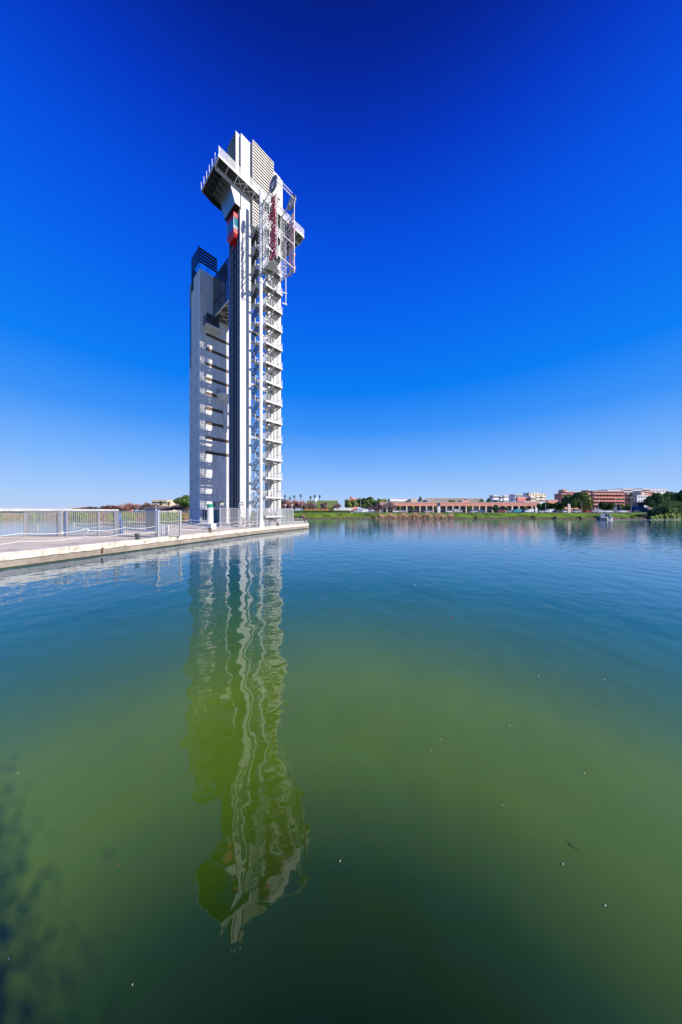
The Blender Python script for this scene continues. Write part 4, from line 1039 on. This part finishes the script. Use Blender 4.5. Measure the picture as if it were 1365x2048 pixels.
bld('small white stair house on the roof of the cream apartment tower', 1060, 1082, 985.6, 280, 10, 'white', 0, 0, name='stair_house')
bld('low white wing under the cream apartment tower', 1050, 1092, 1003, 200, 10, 'white', 0, 0, name='white_wing')
bld('low brick house between the cream tower and the red complex', 1096, 1117, 1000.5, 215, 12, 'brick', 1, 4, name='house')
# red brick complex
bld('purple red brick block at the left end of the brick complex', 1109.5, 1131, 987.5, 235, 25, 'brickred', 5, 6, bands=True, flank=0.7)
bld('stepped upper floors of the brick complex behind the big round tree', 1117, 1165, 983.2, 250, 20, 'brickred', 6, 12, bands=True, flank=0.3)
bld('darker brick wing rising between the big tree and the long brick front', 1163, 1181.5, 980.8, 238, 24, 'brickred', 6, 5, bands=True, flank=0.75)
bld('long orange brick apartment front with rows of windows and pale bands', 1182, 1250, 982.2, 232, 24, 'brick', 6, 20, bands=True, balc='brick', flank=0.06, th=0.1)
bld('small red rooftop house on the brick complex', 1128, 1134, 979.5, 252, 6, 'orange', 0, 0, name='rooftop_house')
bld('orange building shaded on its left flank with a rounded white centre', 1250.5, 1297.5, 987, 222, 24, 'orange', 4, 9, flank=0.1, th=0.12)
t = empty('rounded_bay', 'rounded cream bay rising over the white centre of the orange building', 'bay', (ray(1276,221),221,GZ))
MB().tube((0,0,0),(0,0,zat(984.5,221)-GZ),3.6,n=20).build('bay_wall', B_['cream'], t); MB().box(-4.6,4.4,-3.9,-3.3,0,zat(991,221)-GZ).build('white_front', B_['white'], t)
wm_ = MB().box(-0.45,0.45,-3.96,-3.9,0,1.2).mesh('window', B_['pane'])
for zz_ in (2.5,5.5,8.5,11.5):
    for xx_ in (-3,-1,1,3): link('window', wm_, t, (xx_,0,zz_))
for i, (a, b, top, lab) in enumerate(((1216,1242,979.5,'white rooftop block behind the left part of the orange brick front'),(1247,1266,977.2,'white penthouse block left of the rounded bay'),
        (1266,1284,979.6,'low white block behind the rounded bay'),(1286,1300,976.8,'grey white tower block behind the right of the orange building'),(1300,1337,978.5,'wide white block with dark window rows beside the dark trees'))):
    bld(lab, a, b, top, 300+i*4, 22, 'white', 5, 6, win=(1.6,1.4), bands=(i == 4))
bld('grey flank of a block between the orange building and the dark trees', 1290, 1308, 983, 262, 22, 'brick', 5, 4)
# left of centre
t = empty('grass_roof_building', 'low building with a sloping grass roof above orange awnings', 'building', (ray(607,178),178,GZ))
W1 = ray(675,178)-ray(607,178); za, zb2 = zat(1015,178)-GZ, zat(1001,200)-GZ
MB().prismx([(0,za),(22,zb2),(22.5,zb2-0.6),(0.2,za-0.6)], 0, W1).build('grass_roof', B_['grassroof'], t)
MB().prismx([(0.8,0),(0.8,za-0.45),(22,zb2-0.75),(22,0)], 0.3, W1-0.3).build('wall', B_['white'], t)
for i in range(8):
    xx_ = W1*(i+0.3)/8; MB().prismx([(-1.6,za-1.7),(0.75,za-0.8),(0.75,za-1.0),(-1.6,za-2.0)], xx_, xx_+W1/8*0.62).build('awning', B_['awning'], t)
    MB().box(xx_,xx_+W1/8*0.6,0.7,0.79,0.2,za-2.1).build('shop_window', B_['pane'], t)
MB().prismx([(10,za+3.9),(16,za+6.9),(16,za+7.3),(10,za+4.3)], W1*0.3, W1*0.36).build('roof_light', B_['white'], t)
bld('blank white garden wall right of the grass roof building', 668, 706, 1015.5, 168, 3, 'white', 0, 0, name='garden_wall', cat='wall', roofb=False)
bld('small brick tower block peeping over the dark trees', 700, 716, 996.5, 300, 16, 'brick', 3, 3, flank=0.35)
bld('tiny dark rooftop house beside the brick tower block', 700.5, 705, 993.5, 296, 6, 'brickred', 0, 0, name='rooftop_house')
bld('cream villa with an open upper floor left of the concrete tower', 304, 334, 1000.5, 200, 14, 'cream', 2, 7)
bld('dark brick hut among the reddish trees on the left bank', 240, 252, 1011.5, 175, 6, 'brick', 1, 2, name='hut')
bld('low wide white shed beyond the left bank', 135, 150, 1016, 260, 10, 'white', 0, 0, name='shed')
# blue hoarding along the road on the right
t = empty('blue_hoarding', 'long blue hoarding on the road in front of the orange buildings', 'hoarding', (ray(1196,172),172,GZ))
LH = ray(1302,172)-ray(1196,172); hp = MB().box(0.03,2.97,0,0.12,0.1,zat(1014,172)-GZ).mesh('hoarding_panel', B_['blue'])
for i in range(int(LH/3)): link('hoarding_panel', hp, t, (i*3,0,0))
t = empty('blue_container', 'tall blue container standing before the hoarding', 'container', (ray(1283,168),168,GZ)); MB().box(-1.9,1.9,0,3,0.05,zat(1010.5,168)-GZ).build('container_box', B_['blue'], t)
MB().box(-2.0,2.0,-0.1,3.1,zat(1010.5,168)-GZ,zat(1004,168)-GZ).build('upper_box', B_['pane'], t)

# trees, left to right
n = 0
for px0, px1, top, Y in ((150,186,1014.5,175),(172,212,1012.5,172),(200,238,1010.5,170),(226,262,1009,176),(250,288,1007,170),(278,312,1004.5,168),(296,330,1010,166),(318,352,1010.5,165),(340,372,1008,168),(356,392,1010,162)):
    n += 1
    tree(px0,px1,top,Y,'pink' if n < 6 else 'bare', 'bare crowned tree on the left bank'+[', farthest left',', behind the canopy tip',', left of the brick hut',', behind the brick hut',', right of the brick hut',', left of the cream villa',', before the cream villa',', below the right palm',', left of the round evergreen',', touching the concrete tower'][n-1], group='bare crowned trees on the left bank', cb=0.12)
tree(353,388,992.5,158,'dark','round dark evergreen tree beside the shaded face of the concrete tower', cb=0.25)
for i, (px0, px1, top, Y) in enumerate(((548,580,998.5,168),(566,592,1001,165),(583,607,1000,168),(594,612,1002,164))):
    tree(px0,px1,top,Y,'pink', ['reddish tree half hidden by the mesh fence','second reddish tree right of the white tower','reddish tree below the fourth palm','rightmost reddish tree beside the grass roof'][i], group='reddish trees by the tower', cb=0.15)
for i, (px0, px1, top) in enumerate(((607,636,1003.5),(639,662,1004),(667,684,1005))):
    tree(px0,px1,top,160,'bare', ['widest mauve bare tree before the grass roof','middle mauve bare tree before the grass roof','smallest mauve bare tree at the right end of the grass roof'][i], group='bare trees before the grass roof', cb=0.32)
tree(686,716,998.5,172,'olive','olive green round tree right of the white garden wall', cb=0.2)
tree(712,748,993.5,190,'dark','tallest dark evergreen right of the white garden wall', cb=0.15)
tree(735,765,996.5,195,'dark','second dark evergreen behind the mauve bare trees', cb=0.15); tree(752,782,998,200,'olive','olive tree partly hidden behind the arcade end', cb=0.15)
for i, (px0, px1, top) in enumerate(((729,752,1008.5),(746,768,1007),(766,795,1002.5))):
    tree(px0,px1,top,158,'bare', ['low mauve bare tree below the tall evergreen','mauve bare tree left of the arcade','tallest mauve bare tree in front of the arcade end'][i], group='bare trees at the arcade end', cb=0.15)
tree(984,1000,1010.5,165,'dark','small dark tree before the arcade columns', cb=0.15)
for i, (a, b, top) in enumerate(((823,831,1013),(796,803,1013),(934,942,1012.5),(1010,1018,1014),(868,876,1014),(1046,1054,1013),(1105,1112,1013))):
    tree(a,b,top,162,'olive','small clipped street tree '+['near the left arcade columns','at the left end of the arcade','below the rooftop house','right of the small dark tree','left of the white pillar sign','at the right end of the arcade','before the brick house'][i], group='small street trees before the arcade', cb=0.4)
for i, (a, b, top, Y, k) in enumerate(((1074,1100,1003.5,176,'dark'),(1092,1112,1005,180,'dark'),(1104,1132,1001.5,172,'dark'),(955,972,998.5,212,'olive'),(970,988,998.5,214,'dark'),(895,915,1000,212,'olive'),(915,930,999,214,'dark'))):
    tree(a,b,top,Y,k,['dark tree hiding the right end of the arcade','dark tree before the low brick house','dark bushy tree left of the big round tree','olive tree crown over the arcade left of the white blocks','dark tree crown under the left white block','olive crown over the middle of the arcade','dark crown beside the orange rooftop house'][i], cb=0.08)
tree(1128,1168,984,160,'dark','large round evergreen before the brick complex, left half with shade put into darker leaves', cb=0.10)  # one tree in two halves, its shaded and sunlit sides painted by leaf colour
tree(1146,1184,986,158,'olive','right half of the large evergreen with sunlight put into olive leaves', cb=0.10)
tree(1199,1225,1001,163,'dark','medium dark tree before the long orange brick front', cb=0.12)
tree(1236,1250,1008,168,'olive','low olive tree behind the blue hoarding', cb=0.05); tree(1250,1264,1009,168,'olive','lower olive tree at the foot of the orange building', cb=0.05)
for i, (a, b, top, Y) in enumerate(((1294,1330,988.5,158),(1312,1350,980,162),(1338,1385,979,160),(1372,1420,978,158),(1410,1460,982,158))):
    tree(a,b,top,Y,'dark',['dark tree on the right sloping down to the blue hoarding','tall dark tree behind the pale reeds','tall dark tree at the right margin','dark tree cut off by the right margin','dark tree beyond the right margin'][i], group='dark trees at the right margin', cb=0.05)

# grass tufts on the bank (nobody could count them)
gb_ = MB(); rg = random.Random(17)
for i in range(15000):
    x = rg.uniform(-260, 260) if i % 4 else rg.uniform(-30, 175); dy = rg.uniform(0.4, 12.5); s = dy
    z = [0.1,0.5,1.0,1.9,2.45,2.6][min(5,int(s/2.4))]-0.15; y = bank_y(x)+dy; h = rg.uniform(0.25,0.75)*(1.25 if dy < 4 else 0.8); w_ = rg.uniform(0.1,0.4); th = rg.uniform(0,3.14)
    c, s_ = math.cos(th)*w_, math.sin(th)*w_; lx, ly = rg.uniform(-.3,.3), rg.uniform(-.3,.3)
    gb_.cur = (2 if rg.random() < 0.5 else 1) if math.sin(x*0.11)+math.sin(x*0.37+2)+rg.uniform(-1.2,1.2) > 1.1 or (dy < 2.5 and rg.random() < 0.35) else 0
    gb_.add([(x-c,y-s_,z),(x+c,y+s_,z),(x+c*0.4+lx,y+s_*0.4+ly,z+h)], [(0,1,2)])
F_grass = fol('grass_tuft', (0.26,0.42,0.03), (0.09,0.17,0.02))
tag(gb_.build('grass_tufts', [F_grass, F_olive, F_brown]), 'bright green grass tufts growing down the far river bank', 'grass', kind='stuff')
# brown reed thicket
rb_ = MB()
for i in range(5200):
    u = rg.random(); px = 752+u*155; Y = bank_y(ray(px,132))+rg.uniform(-0.6,3.6); x = ray(px,Y); env = 1.0-0.55*abs(u-0.55)**1.2-(0.5 if u < 0.05 else 0)
    h = rg.uniform(0.8,2.6)*env*(0.8+0.3*math.sin(u*40)); l = rg.uniform(-.5,.5); w_ = rg.uniform(0.04,0.10)
    z = 0.05+max(0,(Y-bank_y(x)))*0.22
    rb_.add([(x-w_,Y,z-0.1),(x+w_,Y,z-0.1),(x+w_+l*0.6,Y+0.1,z+h*0.6),(x+l,Y+rg.uniform(-.3,.3),z+h),(x-w_+l*0.6,Y,z+h*0.6)], [(0,1,2,4),(4,2,3)])
tag(rb_.build('brown_reeds', F_brown), 'brown dry reed thicket along the water below the arcade', 'reeds', kind='stuff')
rb_ = MB()
for i in range(2600):
    u = rg.random(); px = 1306+u*120; Y = 126+rg.uniform(-3,8); x = ray(px,Y); h = rg.uniform(1.0,3.4)*min(1,0.45+u*2.2); l = rg.gauss(0,0.8); w_ = rg.uniform(0.06,0.18)
    rb_.add([(x-w_,Y,-0.2),(x+w_,Y,-0.2),(x+w_*1.4+l*0.5,Y+0.2,h*0.6),(x+l,Y+rg.uniform(-.6,.6),h),(x-w_*1.4+l*0.5,Y,h*0.6)], [(0,1,2,4),(4,2,3)])
tag(rb_.build('pale_reeds', F_reed), 'tall pale green reeds standing in the water at the right margin', 'reeds', kind='stuff')
bush = crown_mesh('bush', F_olive, 91, 9, 0.13, 900); bush2 = crown_mesh('bush', F_brown, 92, 9, 0.13, 900)
for i, (px, s, me, lab) in enumerate(((608,1.6,bush2,'brown scrub at the water just right of the quay tip'),(1295,2.0,bush2,'bare grey scrub at the water left of the pale reeds'),(1160,1.0,bush,'small dark bush overhanging the water below the big round tree'),
        (953,0.9,bush,'small bush at the water below the rooftop house'),(1067,0.9,bush,'small bush at the water below the red brick cube'),(1110,0.9,bush2,'brown low bush at the water below the brick house'),(1268,1.0,bush,'low bush at the water right of the boat wake'),(748,1.1,bush,'green bush at the left end of the brown reeds'),(1195,1.2,bush,'dark bush at the water behind the boat stern'))):
    Y = bank_y(ray(px,132))+1.2; o = link('bush', me, None, (ray(px,Y),Y,0.6), rt.uniform(0,6)); o.scale = (s*1.5,s,s); tag(o, lab, 'bush')
CR['reed'] = [crown_mesh('crown', F_reed, 61+i, 16, 0.075, 4200, 0.8, True) for i in range(2)]
for i, (px, Y, sx, sz, me, lab) in enumerate(((1334,130,6.4,7.0,CR['reed'][0],'big rounded pale green bush at the water near the right margin'),(1362,129,6.6,7.6,CR['reed'][1],'tallest rounded waterside bush, cut by the right margin'),(1315,132,4.2,4.6,CR['dark'][1],'low rounded dark bush left of the pale green bushes'))):
    t = empty('waterside_bush', lab, 'bush', (ray(px,Y),Y,0.1), i*1.3)
    o = link('foliage', me, t, (0,0,sz*0.5)); o.scale = (sx*0.95,sx*0.95,sz*0.66)
    o = link('trunk', TR[0], t); o.scale = (2,2,sz*0.6)
lb_ = MB()
for i in range(9000):
    px = rg.uniform(-140,400); Y = bank_y(ray(px,132))+rg.uniform(-0.8,7); x = ray(px,Y); h = rg.uniform(0.5,2.3)*(0.75+0.3*math.sin(px*0.13)+0.2*math.sin(px*0.41)); l = rg.uniform(-.6,.6); w_ = rg.uniform(0.1,0.3)
    z = 0.05+max(0,(Y-bank_y(x)))*0.24; lb_.cur = 1 if math.sin(px*0.07)+rg.uniform(-1,1) > 0.2 else 0
    lb_.add([(x-w_,Y,z-0.1),(x+w_,Y,z-0.1),(x+w_+l*0.6,Y+0.1,z+h*0.6),(x+l,Y+rg.uniform(-.3,.3),z+h),(x-w_+l*0.6,Y,z+h*0.6)], [(0,1,2,4),(4,2,3)])
tag(lb_.build('bank_scrub', [F_olive, F_brown]), 'olive and brown scrub along the water on the left bank', 'scrub', kind='stuff')
# hedge along the road, left part
hx0, hx1 = ray(560,150), ray(700,150); q = MB()
for i in range(3800):
    x = rg.uniform(hx0,hx1); y = 151+rg.uniform(-0.6,0.6); z = GZ+rg.uniform(0,1.15); a = rg.uniform(0.12,0.25); th = rg.uniform(0,6.28)
    q.add([(x-a*math.cos(th),y-a*math.sin(th),z-a),(x+a*math.cos(th),y+a*math.sin(th),z-a*0.6),(x+a*0.7,y,z+a),(x-a*0.7,y,z+a*0.8)], [(0,1,2,3)])
tag(q.build('clipped_hedge', F_dark), 'low dark clipped hedge along the road below the grass roof', 'hedge', kind='stuff')
# marker stake in the water
t = empty('marker_stake', 'dark wooden stake with a broken top standing in the water', 'stake', (ray(692.6,124),124,0))
MB().tube((0,0,-0.5),(0.1,0,3.2),0.22,0.14,n=7).build('stake', BARK, t); q = MB(); q.tube((0.1,0,3.1),(-0.5,0.1,3.9),0.08,0.03,n=5); q.tube((0.1,0,3.0),(0.7,0,3.7),0.07,0.03,n=5); q.tube((0.1,0,3.1),(0.15,0,4.0),0.08,0.02,n=5); q.build('snag', BARK, t)
# lamp posts along the road
lpm = MB().tube((0,0,0),(0,0,8.2),0.11,0.07,n=6).mesh('pole', M['pale_steel']); lhm = MB().box(-0.9,0.9,-0.14,0.14,8.15,8.32).mesh('lamp_head', M['pale_steel'])
for i, (px, Y, s) in enumerate(((604,152,0.8),(632,152,0.62),(711,156,1.0),(722,158,1.15),(1164,154,0.7),(1197,152,0.85),(1233,154,0.95),(1242,158,1.0),(1263,153,1.05),(765,153,0.6),(1024,153,0.6),(1092,153,0.8),(953,153,0.6))):
    t = empty('street_lamp', 'street lamp on the far road, '+['by the rightmost reddish tree','before the grass roof','left of the tallest riverside lamp','tallest, before the dark evergreens','below the big round tree','left end of the blue hoarding','left one of a pair at the hoarding','right one of a pair at the hoarding','before the orange building','by the mauve bare trees','before the white blocks','by the dark trees','below the rooftop house'][i], 'street lamp', (ray(px,Y),Y,GZ), 0, 'street lamps along the far road')
    o = link('pole', lpm, t); o.scale = (1,1,s); o = link('lamp_head', lhm, t, (0,0,8.2*(s-1)))
t = empty('banner_post', 'yellow and white banner pylon left of the big round tree', 'pylon', (ray(1138,154),154,GZ))
MB().box(-0.45,0.45,-0.2,0.2,0,zat(1007.5,154)-GZ).build('pylon_board', B_['cream'], t); MB().box(0.46,0.9,-0.2,0.2,0,zat(1009,154)-GZ).build('side_board', B_['white'], t)
# parked cars
PA = {k: mat(k+'_car_paint', c, 0.3, spec=0.6) for k, c in (('white',(0.75,0.75,0.75)),('silver',(0.42,0.43,0.45)),('black',(0.03,0.03,0.035)),('red',(0.35,0.03,0.03)),('blue',(0.05,0.12,0.30)),('teal',(0.04,0.30,0.38)))}
tyre = mat('tyre', (0.02,0.02,0.02), 0.8)
def car(px, Y, colour, label, van=False):
    t = empty('parked_van' if van else 'parked_car', label, 'van' if van else 'car', (ray(px,Y),Y,GZ), rt.choice((0,math.pi)), 'vehicles parked on the far road')
    if van: prof_ = [(-2.4,0.3),(2.4,0.3),(2.45,1.0),(1.7,1.25),(1.2,2.0),(-2.4,2.05)]; gl = [(1.05,1.2),(1.6,1.2),(1.15,1.85),(0.5,1.85),(0.5,1.2)]
    else: prof_ = [(-2.1,0.28),(2.1,0.28),(2.15,0.75),(1.25,0.92),(0.55,1.42),(-1.1,1.45),(-1.8,0.98),(-2.15,0.9)]; gl = [(-1.5,0.98),(1.05,0.93),(0.5,1.36),(-1.05,1.38)]
    MB().prismy(prof_, -0.85, 0.85).build('body', PA[colour], t); MB().prismy(gl, -0.87, 0.87).build('side_window', B_['pane'], t)
    wm2 = MB().tube((0,-0.88,0.32),(0,0.88,0.32),0.32,n=12).mesh('wheel', tyre)
    for x in (-1.35,1.35): link('wheel', wm2, t, (x,0,0))
cars = [(793,'white',0,'at the left end of the arcade'),(806,'silver',0,'second from the left end of the arcade'),(833,'black',0,'below the single palm'),(856,'silver',0,'left of the white pillar sign'),(899,'white',0,'right of the white pillar sign'),(916,'silver',1,'below the rooftop house'),
        (948,'silver',0,'left of the small dark tree'),(963,'blue',0,'just left of the small dark tree'),(1003,'red',0,'right of the small dark tree'),(1022,'silver',0,'before the white blocks'),(1034,'teal',1,'bright teal below the red brick cube'),(1058,'white',1,'at the right end of the arcade'),
        (1084,'silver',0,'before the dark trees'),(1099,'white',1,'between the dark trees'),(1117,'black',0,'left of the banner pylon'),(1131,'white',0,'beside the banner pylon'),(1153,'silver',0,'under the big round tree'),(1176,'red',0,'right of the big round tree'),
        (1190,'silver',1,'left of the blue hoarding'),(1204,'white',0,'above the boat canopy'),(1216,'white',0,'above the boat bow'),(1246,'white',0,'before the hoarding middle'),(1262,'red',0,'before the orange building'),(1272,'black',0,'left of the blue container'),(696,'white',0,'right of the white garden wall'),(706,'red',0,'below the olive round tree'),(716,'silver',1,'before the tallest evergreen'),(728,'white',1,'left of the mauve bare trees')]
for px, c, v, w_ in cars: car(px, 153+rt.uniform(-1,5), c, '%s %s parked on the far road %s' % (c, 'van' if v else 'car', w_), bool(v))
# low white fence of the riverside terrace on the right
t = empty('white_railing', 'long low white railing along the far road on the right', 'railing', (ray(1196,150.5),150.5,GZ)); Lr = ray(1262,150.5)-ray(1196,150.5)
MB().box(0,Lr,0,0.08,1.0,1.12).build('top_rail', M['white_metal'], t); MB().box(0,Lr,0,0.06,0.5,0.58).build('mid_rail', M['white_metal'], t)
rp_ = MB().box(-0.05,0.05,0,0.08,0,1.0).mesh('railing_post', M['white_metal'])
for i in range(int(Lr/1.5)+1): link('railing_post', rp_, t, (i*1.5,0,0))

# ------------------------------------------------------------------ boat
YB = 111; xb = ray(1211.5,YB); K = YB/F
bt = empty('cabin_boat', 'small dark blue and white covered boat heading right towards the reeds', 'boat', (xb,YB,0), 0.0)
hl_ = 14.3*K; hullB = mat('navy_hull', (0.04,0.06,0.13), 0.35); hullW = mat('white_hull', (0.75,0.74,0.72), 0.35); cov = mat('blue_canvas', (0.16,0.22,0.42), 0.7, noise=0.2, nscale=2)
q = MB(); secs = [(-hl_,0.85,0.85),(-hl_*0.4,1.05,0.85),(hl_*0.35,1.0,0.95),(hl_*0.8,0.55,1.1),(hl_*1.0,0.06,1.25)]
vs = []
for x, wd, zt_ in secs: vs += [(x,-wd,zt_),(x,-wd*0.8,-0.25),(x,wd*0.8,-0.25),(x,wd,zt_)]
fs = [(0,1,2,3)]
for i in range(len(secs)-1):
    a = i*4; fs += [(a,a+4,a+5,a+1),(a+1,a+5,a+6,a+2),(a+2,a+6,a+7,a+3),(a+3,a+7,a+4,a)]
q.add(vs, fs); q.build('hull', hullB, bt)
q = MB(); q.add([(-0.1*hl_,-1.07,0.0),(hl_*0.78,-0.62,0.0),(hl_*1.0,-0.10,1.2),(hl_*0.8,-0.6,1.05),(hl_*0.35,-1.06,0.9),(-0.1*hl_,-1.09,0.8)], [(0,1,2,3,4,5)])
q.add([(-hl_*0.98,-0.95,-0.05),(-hl_*0.98,0.95,-0.05),(-hl_*0.98,0.95,0.25),(-hl_*0.98,-0.95,0.25)], [(0,1,2,3)]); q.build('bow_panel', hullW, bt)
q = MB(); q.box(-hl_*0.92,hl_*0.62,-0.95,0.95,2.55,2.68); q.build('canopy', cov, bt)
q = MB()
for x in (-hl_*0.9,-hl_*0.45,0,hl_*0.3,hl_*0.6):
    for y in (-0.92,0.92): q.bar((x,y,0.8),(x*0.97,y,2.56),0.07)
q.build('canopy_frame', hullW, bt)
q = MB(); q.box(-hl_*0.9,-hl_*0.35,-0.92,-0.86,0.85,2.4); q.build('side_curtain', cov, bt)
q = MB(); q.add([(hl_*0.32,-0.9,0.95),(hl_*0.32,0.9,0.95),(hl_*0.18,0.85,2.5),(hl_*0.18,-0.85,2.5)], [(0,1,2,3)]); q.build('windscreen', M['glass_teal'], bt)
sm_ = MB().box(-0.25,0.25,-0.25,0.25,0.7,1.25).mesh('seat', hullW)
for x in (-0.9,0.1,1.0): link('seat', sm_, bt, (x,-0.4,0))
fm_ = MB().tube((0,-1.12,0.15),(0,-1.12,0.65),0.12,n=8).mesh('fender', hullW)
for x in (0.2,0.9,1.6): link('fender', fm_, bt, (x,0.05,0))
# wake: a low ridge of broken water trailing behind along the river
wk = MB(); N = 90; x0w, x1w = xb+hl_, ray(1420, YB+2); wv_ = []
M['foam'] = mat('pale_foam', (0.55,0.62,0.68), 0.5)
for i in range(N+1):
    x = x0w+(x1w-x0w)*i/N; a = 0.28+0.08*math.sin(i*0.9); yy = YB+0.3+0.02*(x-x0w)
    wv_ += [(x,yy-a,0.0),(x,yy,0.05+0.03*math.sin(i*1.3)),(x,yy+a,0.0)]
wk.add(wv_, [f_ for i in range(N) for f_ in ((i*3,i*3+3,i*3+4,i*3+1),(i*3+1,i*3+4,i*3+5,i*3+2))])
tag(wk.build('boat_wake', M['foam'], smooth=True), 'thin pale streak of wake stretching right from the boat', 'wake', kind='stuff')

# unseen tree added behind the viewpoint, shaped to shade the lower left water softly
t = empty('added_shade_tree', 'unseen leafy tree added behind the viewpoint to shade the water at the lower left', 'tree', (3.6,-3.66,2.1))
rb = random.Random(8); q = MB(); cen = Vector((0,0,3.6))
for i in range(112000):
    d = Vector((rb.gauss(0,1), rb.gauss(0,1), rb.gauss(0,1))); d.normalize(); big_ = i < 14000
    r_ = 2.15*rb.random()**0.4 if big_ else 2.15+abs(rb.gauss(0,0.26)); p = cen+Vector((d.x*r_, d.y*r_, d.z*r_*1.15))
    if p.z < -0.2: continue
    a = Vector((rb.gauss(0,1), rb.gauss(0,1), rb.gauss(0,1))).normalized(); b = a.orthogonal().normalized(); l = rb.uniform(0.07,0.12) if big_ else rb.uniform(0.02,0.035)
    q.v += [p-a*l, p-b*l*0.6, p+a*l, p+b*l*0.6]; k_ = len(q.v); q.f.append((k_-4,k_-3,k_-2,k_-1)); q.m.append(0)
q.build('crown', F_dark, t)
q = MB(); q.tube((0,0,-0.1),(0,0.1,2.0),0.22,0.16,n=8)
for k in range(6):
    th_ = k*1.05; q.tube((0,0.1,1.7),(math.cos(th_)*1.3,math.sin(th_)*1.3,3.6+0.2*k),0.10,0.03,n=5)
q.build('trunk', BARK, t)
